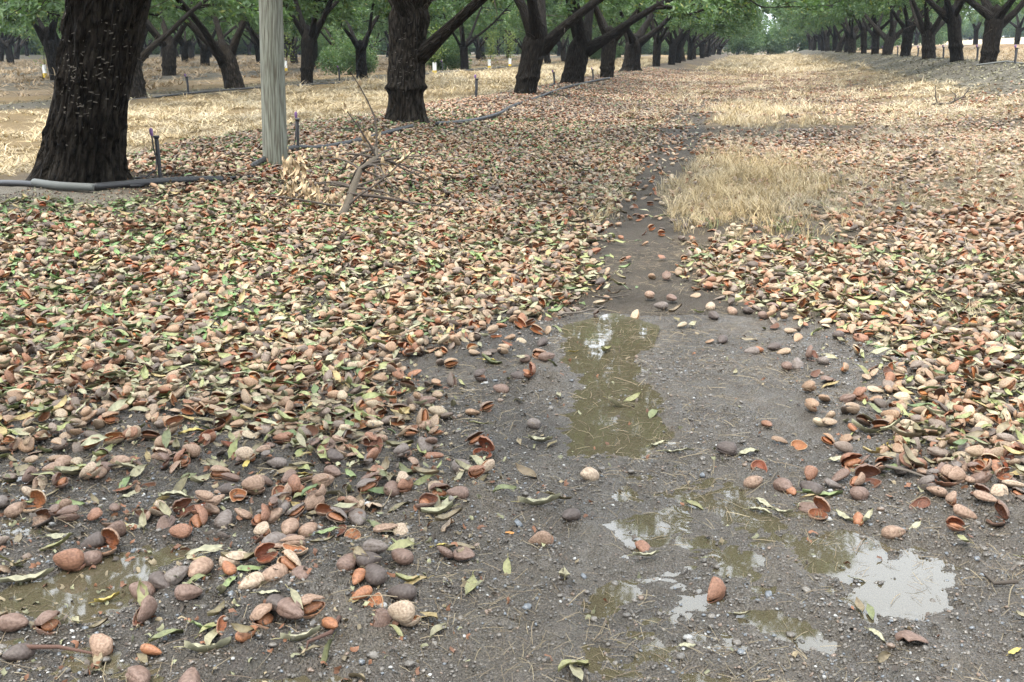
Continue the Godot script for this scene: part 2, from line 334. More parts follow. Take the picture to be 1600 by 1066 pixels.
# ---------------------------------------------------------------- tubes
func tube(s: Shape, pts: Array, radii: Array, sides: int, c := Color.WHITE, v0 := 0.0, rough := 0.0) -> void:
	var up := Vector3(0.13, 0.2, 0.97)
	var first := s.v.size()
	var along := v0
	for i in pts.size():
		var d: Vector3 = (pts[mini(i + 1, pts.size() - 1)] - pts[maxi(i - 1, 0)]).normalized()
		var a := d.cross(up).normalized()
		var b := d.cross(a)
		if i > 0:
			along += pts[i].distance_to(pts[i - 1])
		for k in sides + 1:
			var t := TAU * k / sides
			var r: float = radii[i]
			if rough > 0.0:
				r *= 1.0 + rough * coarse.get_noise_3d(cos(t) * 0.4, along * 0.6, sin(t) * 0.4 + v0)
			s.add(pts[i] + (a * cos(t) + b * sin(t)) * r, Vector2(float(k) / sides * TAU * radii[0], along), c)
	for i in pts.size() - 1:
		for k in sides:
			var q := first + i * (sides + 1) + k
			s.quad(q, q + 1, q + sides + 2, q + sides + 1)
	for e in [0, pts.size() - 1]:
		var ring: int = first + e * (sides + 1)
		var mid := s.add(pts[e], Vector2(0.5, along), c)
		for k in sides:
			if e == 0:
				s.tri(mid, ring + k + 1, ring + k)
			else:
				s.tri(mid, ring + k, ring + k + 1)

func bent(from: Vector3, dir: Vector3, length: float, bend: Vector3, n: int, wobble: float) -> Array:
	var out := [from]
	var p := from
	var d := dir.normalized()
	for i in n:
		d = (d + bend / n + Vector3(rng.randf_range(-1, 1), rng.randf_range(-1, 1), rng.randf_range(-1, 1)) * wobble).normalized()
		p += d * length / n
		out.append(p)
	return out

func tapered(n: int, r0: float, r1: float) -> Array:
	var out := []
	for i in n:
		out.append(lerpf(r0, r1, float(i) / (n - 1)))
	return out

# ---------------------------------------------------------------- trees
func leaf_at(s: Shape, p: Vector3, d: Vector3, size: float, c: Color) -> void:
	var side := d.cross(Vector3(rng.randf_range(-1, 1), rng.randf_range(-0.3, 1), rng.randf_range(-1, 1))).normalized() * size * 0.18
	var up := side.cross(d).normalized() * size * 0.07
	var a := s.add(p, Vector2(0, 0), c)
	var b := s.add(p + d * size * 0.45 + side + up, Vector2(1, 0.5), c)
	var t := s.add(p + d * size, Vector2(0, 1), c)
	var e := s.add(p + d * size * 0.45 - side + up, Vector2(0, 0.5), c)
	s.tri(a, b, t)
	s.tri(a, t, e)

func leaf_color() -> Color:
	var k := rng.randf()
	var c := Color(0.052, 0.096, 0.04).lerp(Color(0.108, 0.172, 0.062), rng.randf())
	if k > 0.93:
		c = Color(0.17, 0.19, 0.05)
	return c

func trunk_shape(p: Dictionary) -> Shape:
	var s := Shape.new()
	var sides: int = p.get("sides", 20)
	var rows: int = p.get("rows", 26)
	var top: float = p.fork
	var r0: float = p.r
	var lean: Vector2 = p.get("lean", Vector2.ZERO)
	var graft: float = p.get("graft", 0.3)
	var lip: float = p.get("lip", 0.12)
	var flare: float = p.get("flare", 0.25)
	var ridge: float = p.get("ridge", 0.03)
	var sd: float = p.seed * 3.7
	var along := 0.0
	for j in rows + 1:
		var t := float(j) / rows
		var h := lerpf(-0.12, top, t)
		var c := Vector3(lean.x, 0, lean.y) * (maxf(h, 0.0) + 0.15 * sin(h * 2.2 + sd) * 0.3)
		c.y = h
		for k in sides + 1:
			var a := TAU * (k % sides) / sides
			var r := r0 * (1.0 + flare * exp(-maxf(h, 0.0) / 0.12) * (1.0 + 0.45 * sin(a * 2.0 + sd) + 0.3 * sin(a * 5.0 + sd * 2.0)))
			r *= 1.0 + lip * exp(-pow((h - graft - 0.015 * sin(a * 3.0 + sd)) / 0.035, 2.0))
			if h < graft:
				r *= 1.0 - lip * 0.5
			r *= 1.0 + 0.12 * smoothstep(top * 0.6, top * 0.85, h) * (1.0 + 0.5 * sin(a * 3.0 + sd))
			r *= 1.0 - 0.5 * pow(smoothstep(top - 0.34, top, h), 1.3)
			r *= 1.0 + 0.07 * sin(a * 2.0 + sd + h * 1.3) + 0.04 * sin(a * 3.0 + sd * 1.7 - h * 2.0)
			var n := coarse.get_noise_3d(cos(a) * r0 * 3.6 + sd, h * 0.14, sin(a) * r0 * 3.6)
			var m := fine.get_noise_3d(cos(a) * r0 * 2.0, h * 0.1 + sd, sin(a) * r0 * 2.0)
			r += ridge * r0 * (1.6 * (0.35 - absf(n)) + 0.9 * m)
			s.add(c + Vector3(cos(a) * r, 0.02 * sin(a * 3.0 + sd) * t, sin(a) * r), Vector2(float(k) / sides * r0 * TAU, h), BARK)
	for j in rows:
		for k in sides:
			var q := j * (sides + 1) + k
			s.quad(q, q + sides + 1, q + sides + 2, q + 1)
	var mid := s.add(Vector3(lean.x * top, top + 0.09, lean.y * top), Vector2(0, top), BARK)
	var ring := rows * (sides + 1)
	for k in sides:
		s.tri(mid, ring + k + 1, ring + k)
	return s

func make_tree(p: Dictionary) -> Node3D:
	rng.seed = 1000 + int(p.seed) * 77
	var o := Node3D.new()
	var tm: Material = p.get("bark", mat.bark)
	part("trunk", trunk_shape(p).mesh(tm), o)
	var crown := Shape.new()
	var lean: Vector2 = p.get("lean", Vector2.ZERO)
	var fork := Vector3(lean.x * p.fork, p.fork, lean.y * p.fork)
	var limbs: Array = p.get("limbs", [])
	if limbs.is_empty():
		var k := rng.randi_range(4, 5)
		var a0 := rng.randf() * TAU
		for i in k:
			limbs.append([a0 + TAU * i / k + rng.randf_range(-0.35, 0.35), rng.randf_range(36, 66), rng.randf_range(-0.12, 0.08)])
	var reach: float = p.get("reach", 1.12)
	var size: float = p.get("leaf", 0.125)
	var per: int = p.get("per", 100)
	var clear: float = p.get("clear", 1.45)
	for l in limbs:
		var s := Shape.new()
		var a: float = l[0]
		var e := deg_to_rad(l[1])
		var out := Vector3(cos(a), 0, sin(a))
		var dir := out * cos(e) + Vector3.UP * sin(e)
		var from: Vector3 = fork + Vector3(0, float(l[2]) - 0.27, 0) + out * p.r * 0.25
		var length := rng.randf_range(3.4, 4.3) * reach
		var thick: float = p.r * rng.randf_range(0.32, 0.44) * (1.0 if limbs.size() < 5 else 0.88)
		var n := 9
		var pts := bent(from, dir, length, Vector3.UP * rng.randf_range(0.1, 0.5), n, 0.14)
		var radii := []
		for i in n + 1:
			radii.append(thick * pow(1.0 - 0.93 * float(i) / n, 0.85) * (1.0 + 0.75 * exp(-i * 1.25)) + 0.004)
		tube(s, pts, radii, 9, BARK, 0.3 * a, 0.18)
		# branches, twigs and their leaves
		var nb := 9
		for b in nb:
			var t := lerpf(0.3, 0.99, (b + rng.randf() * 0.8) / nb) * n
			var i0 := mini(int(t), n - 1)
			var at: Vector3 = pts[i0].lerp(pts[i0 + 1], t - i0)
			var ahead: Vector3 = (pts[i0 + 1] - pts[i0]).normalized()
			var swing := out.rotated(Vector3.UP, rng.randf_range(-1.5, 1.5))
			var low := b < 3
			var bd := (swing * 1.15 + ahead * 0.45 + Vector3.UP * (rng.randf_range(-0.25, 0.25) if low else rng.randf_range(-0.1, 0.9))).normalized()
			var bl := rng.randf_range(1.3, 2.0) * reach * (1.0 if low else 0.8)
			var bp := bent(at, bd, bl, Vector3.DOWN * (rng.randf_range(0.25, 0.75) if low else rng.randf_range(0.0, 0.5)), 5, 0.1)
			for i in bp.size():
				bp[i].y = maxf(bp[i].y, clear - 0.05 + 0.1 * sin(i * 2.0 + b))
			tube(s, bp, tapered(6, minf(radii[i0] * 0.55, 0.045), 0.006), 5, BARK, b)
			for w in 7:
				var q := rng.randf_range(0.2, 5.0)
				var j0 := mini(int(q), 4)
				var wp: Vector3 = bp[j0].lerp(bp[j0 + 1], q - j0)
				var wd: Vector3 = (bp[j0 + 1] - bp[j0]).normalized()
				wd = (wd * 0.6 + Vector3(rng.randf_range(-1, 1), rng.randf_range(-0.7, 0.7), rng.randf_range(-1, 1))).normalized()
				var tw := bent(wp, wd, rng.randf_range(0.45, 0.85), Vector3.DOWN * rng.randf_range(0.2, 0.7), 3, 0.12)
				for i in tw.size():
					tw[i].y = maxf(tw[i].y, clear - 0.1)
				tube(s, tw, tapered(4, 0.007, 0.003), 3, BARK, w)
				for g in per:
					var u := sqrt(rng.randf()) * 3.0
					var g0 := mini(int(u), 2)
					var lp: Vector3 = tw[g0].lerp(tw[g0 + 1], u - g0)
					var ld: Vector3 = (Vector3(rng.randf_range(-1, 1), rng.randf_range(-0.95, 0.55), rng.randf_range(-1, 1)) + wd * 0.4).normalized()
					lp += Vector3(rng.randf_range(-1, 1), rng.randf_range(-1, 1), rng.randf_range(-1, 1)) * 0.09
					if lp.y < clear + 0.3 * broad.get_noise_2d(lp.x * 2.0, lp.z * 2.0):
						continue
					leaf_at(crown, lp, ld, size * rng.randf_range(0.7, 1.2), leaf_color())
		# pale dead twigs near the fork
		if p.get("dead", 0) > 0:
			for w in int(p.dead):
				var q0: Vector3 = pts[rng.randi_range(0, 2)]
				var dd := bent(q0, Vector3(rng.randf_range(-1, 1), rng.randf_range(-0.4, 0.8), rng.randf_range(-1, 1)), rng.randf_range(0.25, 0.6), Vector3.DOWN * 0.6, 4, 0.2)
				tube(s, dd, tapered(5, 0.009, 0.003), 4, Color.WHITE, w)
		part("limb", s.mesh(tm), o)
	part("crown", crown.mesh(mat.leaf), o)
	return o

func make_round_tree(sd: int) -> Node3D:
	# a tree seen whole from afar: foliage almost to the ground
	rng.seed = 5000 + sd
	var o := Node3D.new()
	part("trunk", trunk_shape({"seed": sd, "r": 0.18, "fork": 2.0, "sides": 8, "rows": 6}).mesh(mat.bark), o)
	var s := Shape.new()
	var lobes := []
	for i in 34:
		var d := Vector3(rng.randfn(), rng.randfn() * 0.8, rng.randfn()).normalized() * rng.randf_range(0.3, 1.0)
		lobes.append([Vector3(d.x * 2.4, 1.75 + d.y * 2.0, d.z * 2.4), rng.randf_range(0.5, 1.0)])
	for i in 13000:
		var l: Array = lobes[rng.randi_range(0, 33)]
		var d := Vector3(rng.randfn(), rng.randfn(), rng.randfn()).normalized()
		leaf_at(s, l[0] + d * l[1] * pow(rng.randf(), 0.4), (d + Vector3(rng.randf_range(-1, 1), rng.randf_range(-1, 0.5), rng.randf_range(-1, 1))).normalized(), rng.randf_range(0.16, 0.26), leaf_color())
	part("crown", s.mesh(mat.leaf), o)
	return o

func set_tree(o: Node3D, x: float, z: float, turn: float, size: float, label: String, group: String) -> void:
	o.name = numbered("almond_tree")
	add_child(o)
	o.position = Vector3(x, height(x, z) - 0.02, z)
	o.rotation.y = turn
	o.scale = Vector3.ONE * size
	tag(o, label, "tree", group)

# ---------------------------------------------------------------- materials
func noise_picture(size: int, frequency: float, kind: int, octaves: int, sd: int, ramp: Array) -> NoiseTexture2D:
	var n := FastNoiseLite.new()
	n.noise_type = kind
	n.frequency = frequency
	n.fractal_octaves = octaves
	n.seed = sd
	var t := NoiseTexture2D.new()
	t.width = size
	t.height = size
	t.seamless = true
	t.noise = n
	if not ramp.is_empty():
		var g := Gradient.new()
		g.offsets = PackedFloat32Array(ramp[0])
		var cs := PackedColorArray()
		for c in ramp[1]:
			cs.append(c)
		g.colors = cs
		t.color_ramp = g
	return t

func plates(sd: int, ramp: Array) -> NoiseTexture2D:
	# long cracked bark plates
	var t := noise_picture(512, 0.03, FastNoiseLite.TYPE_CELLULAR, 3, sd, ramp)
	var n: FastNoiseLite = t.noise
	n.cellular_return_type = FastNoiseLite.RETURN_DISTANCE2_SUB
	n.cellular_jitter = 1.0
	n.fractal_type = FastNoiseLite.FRACTAL_FBM
	n.fractal_gain = 0.55
	n.domain_warp_enabled = true
	n.domain_warp_amplitude = 26.0
	n.domain_warp_frequency = 0.02
	return t

func grey(v: float) -> Color:
	return Color(v, v, v).linear_to_srgb()

func lin(r: float, g: float, b: float) -> Color:
	return Color(r, g, b).linear_to_srgb()

func plain(r: float, g: float, b: float, rough: float, tinted := false) -> StandardMaterial3D:
	var m := StandardMaterial3D.new()
	m.albedo_color = lin(r, g, b)
	m.roughness = rough
	m.vertex_color_use_as_albedo = tinted
	m.cull_mode = BaseMaterial3D.CULL_DISABLED
	return m

func make_materials() -> void:
	var grain := noise_picture(1024, 0.11, FastNoiseLite.TYPE_SIMPLEX, 3, 3, [[0.0, 0.3, 0.5, 0.66, 0.8, 1.0], [grey(0.22), grey(0.42), grey(0.6), grey(0.85), grey(1.0), grey(1.0)]])
	var bumps := noise_picture(1024, 0.075, FastNoiseLite.TYPE_SIMPLEX, 4, 4, [])
	for wet in [false, true]:
		var m := plain(1, 1, 1, 0.42 if wet else 0.95, true)
		m.albedo_texture = grain
		m.uv1_triplanar = true
		m.uv1_world_triplanar = true
		m.uv1_scale = Vector3.ONE * 1.7
		m.heightmap_enabled = true
		m.heightmap_texture = bumps
		m.heightmap_scale = 0.9
		m.metallic_specular = 0.5 if wet else 0.3
		if wet:
			m.roughness = 1.0
			m.roughness_texture = noise_picture(512, 0.012, FastNoiseLite.TYPE_SIMPLEX, 5, 6, [[0.0, 0.4, 0.6, 1.0], [Color(0.22, 0.22, 0.22), Color(0.35, 0.35, 0.35), Color(0.6, 0.6, 0.6), Color(0.85, 0.85, 0.85)]])
		mat["wet_soil" if wet else "soil"] = m
	var w := plain(0.105, 0.088, 0.052, 0.03)
	w.transparency = BaseMaterial3D.TRANSPARENCY_ALPHA
	w.albedo_color.a = 0.72
	mat.water = w
	for k in ["bark", "wet_bark"]:
		var b := plain(1, 1, 1, 0.85, true)
		var d := 0.52 if k == "bark" else 0.32
		b.albedo_texture = plates(11, [[0.0, 0.07, 0.17, 0.36, 0.8], [lin(0.01 * d, 0.008 * d, 0.007 * d), lin(0.03 * d, 0.025 * d, 0.02 * d), lin(0.1 * d, 0.08 * d, 0.06 * d), lin(0.19 * d, 0.152 * d, 0.115 * d), lin(0.42 * d, 0.36 * d, 0.28 * d)]])
		b.metallic_specular = 0.22
		b.uv1_scale = Vector3(2.1, 0.5, 1)
		b.heightmap_enabled = true
		b.heightmap_texture = plates(11, [])
		b.heightmap_scale = 3.6
		mat[k] = b
	var leaf := plain(1, 1, 1, 0.55, true)
	leaf.backlight_enabled = true
	leaf.backlight = lin(0.72, 0.85, 0.4)
	mat.leaf = leaf
	var fallen := plain(1, 1, 1, 0.6, true)
	fallen.albedo_texture = noise_picture(256, 0.012, FastNoiseLite.TYPE_SIMPLEX, 4, 21, [[0.0, 0.4, 0.6, 1.0], [grey(0.55), grey(0.8), grey(0.95), grey(1.0)]])
	mat.fallen = fallen
	var hull_grain := noise_picture(256, 0.03, FastNoiseLite.TYPE_SIMPLEX, 5, 31, [[0.0, 0.33, 0.5, 0.68, 1.0], [lin(0.5, 0.45, 0.42), lin(0.7, 0.66, 0.63), lin(0.84, 0.82, 0.8), lin(0.95, 0.95, 0.95), grey(1.0)]])
	var hull_bump := noise_picture(256, 0.03, FastNoiseLite.TYPE_SIMPLEX, 4, 32, [])
	var tones := {"t": [0.33, 0.215, 0.145], "g": [0.185, 0.15, 0.128], "d": [0.095, 0.07, 0.058], "p": [0.47, 0.36, 0.255], "r": [0.29, 0.14, 0.08], "b": [0.195, 0.122, 0.09]}
	for k in tones:
		var h := plain(tones[k][0], tones[k][1], tones[k][2], 0.62, true)
		h.albedo_texture = hull_grain
		h.heightmap_enabled = true
		h.heightmap_texture = hull_bump
		h.heightmap_scale = 0.07
		mat["hull_" + k] = h
	var many := plain(1, 1, 1, 0.66, true)
	many.albedo_texture = hull_grain
	mat.hull_many = many
	var shell := plain(0.36, 0.15, 0.065, 0.6, true)
	shell.albedo_texture = hull_grain
	mat.shell = shell
	mat.pebble = plain(1, 1, 1, 0.32, true)
	mat.straw = plain(1, 1, 1, 0.7, true)
	mat.straw.backlight_enabled = true
	mat.straw.backlight = lin(0.35, 0.3, 0.2)
	mat.hose = plain(0.013, 0.013, 0.014, 0.55)
	mat.stake = plain(0.02, 0.02, 0.022, 0.6)
	mat.sleeve = plain(0.085, 0.088, 0.08, 0.7)
	mat.cap = plain(0.13, 0.06, 0.16, 0.5)
	mat.white = plain(0.78, 0.78, 0.76, 0.7)
	mat.yellow = plain(0.62, 0.42, 0.03, 0.7)
	var post := plain(1, 1, 1, 0.9, true)
	post.albedo_texture = noise_picture(512, 0.012, FastNoiseLite.TYPE_SIMPLEX, 5, 41, [[0.0, 0.35, 0.5, 0.65, 1.0], [lin(0.13, 0.12, 0.085), lin(0.2, 0.195, 0.15), lin(0.27, 0.275, 0.215), lin(0.32, 0.34, 0.275), lin(0.42, 0.42, 0.34)]])
	post.uv1_scale = Vector3(9.0, 0.55, 1)
	post.heightmap_enabled = true
	post.heightmap_texture = noise_picture(512, 0.02, FastNoiseLite.TYPE_SIMPLEX, 4, 42, [])
	post.heightmap_scale = 0.5
	mat.post = post
	mat.stick = plain(0.14, 0.115, 0.09, 0.85, true)
	# wet and weathered matter is darker than when dry
	for k in ["soil", "wet_soil", "water", "fallen", "hull_t", "hull_g", "hull_d", "hull_p", "hull_r", "hull_b", "hull_many", "shell", "pebble", "straw", "bark", "wet_bark", "stick", "post"]:
		var alpha: float = mat[k].albedo_color.a
		var c: Color = (mat[k].albedo_color.srgb_to_linear() * (0.5 if k == "post" else 0.74)).linear_to_srgb()
		c.a = alpha
		mat[k].albedo_color = c

# ---------------------------------------------------------------- almonds
func hull_point(cp: float, sp: float, th: float, sd: float, wrinkle: float) -> Vector3:
	var r := pow(sp, 0.9) * (1.0 - 0.26 * cp)
	var g := absf(wrapf(th, -PI, PI))
	r *= 1.0 - 0.14 * exp(-g * g / 0.05)
	r *= 1.0 + wrinkle * (coarse.get_noise_3d(cp * 0.05 + sd, cos(th) * 0.05, sin(th) * 0.05) * 0.9 + fine.get_noise_3d(cp * 0.012 + sd, cos(th) * 0.05, sin(th) * 0.05) * 0.45)
	return Vector3(0.0235 * (cp + 0.1 * pow(maxf(cp, 0.0), 6.0)), 0.0130 * r * sin(th), 0.0172 * r * cos(th))

func closed_hull(sd: float, n: int, m: int, wrinkle: float, scale := Vector3.ONE) -> Shape:
	var s := Shape.new()
	for i in n + 1:
		var ph := PI * i / n
		for j in m + 1:
			s.add(hull_point(cos(ph), sin(ph), TAU * (j % m) / m, sd, wrinkle) * scale, Vector2(float(j) / m, float(i) / n), Color.WHITE)
	for i in n:
		for j in m:
			var q := i * (m + 1) + j
			s.quad(q, q + 1, q + m + 2, q + m + 1)
	return s

# one half of a split hull: leathery outside, rust coloured inside, open towards +z, hinged at -z
func hull_half(sd: float, n: int, m: int, lift: float, curl: float, upper: bool) -> Shape:
	var s := Shape.new()
	var ring := 2 * (m + 1)
	for i in n + 1:
		var ph := PI * i / n
		for k in ring + 1:
			var kk := k % ring
			var inner := kk > m
			var j := ring - 1 - kk if inner else kk
			var th := PI * j / m
			var p := hull_point(cos(ph), sin(ph), th, sd, 0.26)
			if inner:
				p = Vector3(p.x * 0.92, p.y * 0.74, p.z * 0.86)
			p.y += curl * 0.012 * pow(1.0 - float(j) / m, 2.0) * sin(ph) * (1.0 + 0.7 * coarse.get_noise_2d(cos(ph) * 0.2 + sd, 3.0))
			if not upper:
				p.y = -p.y
			var q := Vector3(p.x, p.y, p.z + 0.0165).rotated(Vector3.RIGHT, -lift if upper else lift)
			var rust := Color(1.0, 0.47, 0.20) * (0.75 + 0.3 * coarse.get_noise_3d(p.x * 8.0 + sd, p.z * 8.0, 2.0))
			rust.a = 1.0
			var c := rust if inner else Color.WHITE
			if j == 0:
				c = Color(1.0, 0.8, 0.62)
			s.add(Vector3(q.x, q.y, q.z - 0.0165), Vector2(float(j) / m, float(i) / n), c)
	for i in n:
		for k in ring:
			var q := i * (ring + 1) + k
			if upper:
				s.quad(q, q + 1, q + ring + 2, q + ring + 1)
			else:
				s.quad(q, q + ring + 1, q + ring + 2, q + 1)
	return s

func nut_shape(sd: float, n: int, m: int) -> Shape:
	var s := closed_hull(sd, n, m, 0.07, Vector3(0.78, 0.62, 0.66))
	return s

var kinds := {}

func make_almonds() -> void:
	# the parts of every variant, made once and shared
	for v in 6:
		kinds["c%d" % v] = {"hull": closed_hull(v * 1.3 + 0.2, 16, 16, 0.13).mesh(mat.hull_t)}
		var lift := 0.18 + 0.13 * v
		kinds["o%d" % v] = {"hull_half": hull_half(v * 2.1 + 5.0, 14, 8, lift * 1.2, 0.5, true).mesh(mat.hull_t), "hull_half_b": hull_half(v * 2.1 + 9.0, 14, 8, 0.1, 0.35, false).mesh(mat.hull_t), "nut_shell": nut_shape(v + 0.5, 12, 10).mesh(mat.shell)}
		kinds["h%d" % v] = {"hull_half": hull_half(v * 1.7 + 15.0, 14, 9, 0.0, 0.2 + 0.3 * v, v % 2 == 0).mesh(mat.hull_t)}
		kinds["n%d" % v] = {"nut_shell": nut_shape(v + 7.0, 12, 12).mesh(mat.shell)}
	for v in 3:
		var open := Shape.new()
		open.put(hull_half(v * 3.1 + 25.0, 7, 4, 0.3 + 0.25 * v, 0.5, true), Transform3D())
		open.put(hull_half(v * 2.1 + 29.0, 7, 4, 0.1, 0.3, false), Transform3D())
		if v < 2:
			var nut := nut_shape(v + 30.0, 6, 6)
			for i in nut.col.size():
				nut.col[i] = Color(1.0, 0.5, 0.2)
			open.put(nut, Transform3D(Basis(), Vector3(0, -0.002, 0.001)))
		kinds["many_o%d" % v] = open.mesh(mat.hull_many)
		kinds["many_c%d" % v] = closed_hull(v * 1.9 + 40.0, 9, 8, 0.14).mesh(mat.hull_many)
		kinds["many_h%d" % v] = hull_half(v * 1.9 + 50.0, 8, 5, 0.0, 0.3 + 0.4 * v, v != 1).mesh(mat.hull_many)

func lying(x: float, z: float, flat: float, lift: float) -> Transform3D:
	var b := Basis(Vector3.UP, rng.randf() * TAU) * Basis(Vector3.RIGHT, rng.randfn() * flat) * Basis(Vector3.BACK, rng.randfn() * flat)
	return Transform3D(b, Vector3(x, height(x, z) + lift, z))

var tone_words := {"t": "tan", "g": "grey brown", "d": "dark wet", "p": "pale cream", "r": "rust red", "b": "brown"}
var kind_words := {"c": "closed almond hull", "o": "split almond hull", "h": "empty half hull", "n": "bare almond shell"}

func put_almond(code: String, x: Transform3D, label: String, group: String) -> void:
	var v := rng.randi_range(0, 5)
	if code[0] == "h" and v % 2 == 0:
		x.origin.y -= 0.0085
	var k: Dictionary = kinds[code[0] + str(v)]
	var called := "almond_shell" if code[0] == "n" else "almond_hull"
	var hull: Material = mat["hull_" + code[1]]
	if code[0] == "o":
		var o := base(called, x.origin)
		o.basis = x.basis
		part("hull_half", k.hull_half, o).set_surface_override_material(0, hull)
		part("hull_half", k.hull_half_b, o).set_surface_override_material(0, hull)
		if v < 4:
			part("nut_shell", k.nut_shell, o, Transform3D(Basis(Vector3.RIGHT, 0.3), Vector3(0, -0.001, 0.001)))
		tag(o, label, "almond", group)
	else:
		var m: Mesh = k.values()[0]
		var o := part(called, m, self, x)
		if code[0] != "n":
			o.set_surface_override_material(0, hull)
		tag(o, label, "almond", group)

func place_words(x: float, z: float) -> String:
	var p := Vector2(x, z)
	if within(x, z, drift_right):
		return "in the drift right of the track"
	if x < -0.82 and z > -1.62:
		return "beside the brown puddle at bottom left"
	if x < -0.48 and z > -1.80:
		return "on the muddy islet at bottom left"
	if x < -0.55 and z > -2.2:
		return "on the mud below the left litter drift"
	if x > -0.2 and z > -1.95:
		return "by the bright puddle at bottom right"
	if z > -2.0:
		return "on bare wet gravel at bottom centre"
	if x < -0.35 and z > -3.1:
		return "on the bank left of the track puddle"
	if x > -0.3 and z > -3.4:
		return "on mud right of the track puddle"
	return "on the bare wheel track above its puddle"

var ordinals := ["leftmost", "second from left", "third from left", "fourth from left", "fifth from left", "sixth from left", "seventh from left", "eighth from left", "ninth from left"]

func build_placed_almonds() -> void:
	rng.seed = 41
	var buckets := {}
	for i in placed_almonds.size():
		var a: Array = placed_almonds[i]
		var words := "%s %s %s" % [tone_words[a[2][1]], kind_words[a[2][0]], place_words(a[0], a[1])]
		if a[2][0] == "n":
			words = "bare rust brown almond shell %s" % place_words(a[0], a[1])
		if not buckets.has(words):
			buckets[words] = []
		buckets[words].append(i)
	var labels := {}
	for words in buckets:
		var of: Array = buckets[words]
		of.sort_custom(func(a, b): return across(placed_almonds[a]) < across(placed_almonds[b]))
		for k in of.size():
			labels[of[k]] = words if of.size() == 1 else words + ", " + ("rightmost" if k == of.size() - 1 else ordinals[mini(k, 8)])
	for i in placed_almonds.size():
		var a: Array = placed_almonds[i]
		var x := lying(a[0], a[1], 0.22, 0.0085 if a[2][0] != "n" else 0.007)
		x.basis = x.basis.scaled(Vector3.ONE * rng.randf_range(0.9, 1.1))
		x.origin.y = maxf(x.origin.y, WATER_LEVEL + 0.006)
		put_almond(a[2], x, labels[i], "almonds scattered on the mud")
		mark(a[0], a[1])

func across(a: Array) -> float:
	var q := view.affine_inverse() * Vector3(a[0], 0.0, a[1])
	return q.x / -q.z

func in_view(p: Vector3, margin: float) -> bool:
	var q := view.affine_inverse() * p
	if q.z > -0.5:
		return false
	var sx := q.x / -q.z * 1600.0
	var sy := 410.0 - q.y / -q.z * 1600.0
	return absf(sx) < 800.0 + margin and sy > -margin and sy < 1066.0 + margin

func cell(x: float, z: float) -> Vector2i:
	return Vector2i(int(floor(x / 0.026)), int(floor(z / 0.026)))

func mark(x: float, z: float) -> int:
	var c := cell(x, z)
	var k: int = pile.get(c, 0)
	pile[c] = k + 1
	return k

func drift_tone(x: float, z: float) -> Color:
	# dry tan hulls towards the back, wetter and darker ones next to the water
	var k := rng.randf()
	var near := smoothstep(-3.0, -1.7, z + broad.get_noise_2d(x * 2.0, z * 2.0) * 0.8)
	var c := Color(0.37, 0.265, 0.172)
	if k < 0.14:
		c = Color(0.5, 0.4, 0.27)
	elif k < 0.42:
		c = Color(0.37, 0.235, 0.14)
	elif k < 0.58:
		c = Color(0.24, 0.185, 0.145)
	elif k < 0.68:
		c = Color(0.33, 0.15, 0.075)
	elif k < 0.8:
		c = Color(0.13, 0.095, 0.07)
	c = c.lerp(Color(0.17, 0.12, 0.09), near * 0.45 * rng.randf())
	return c * rng.randf_range(0.8, 1.12)

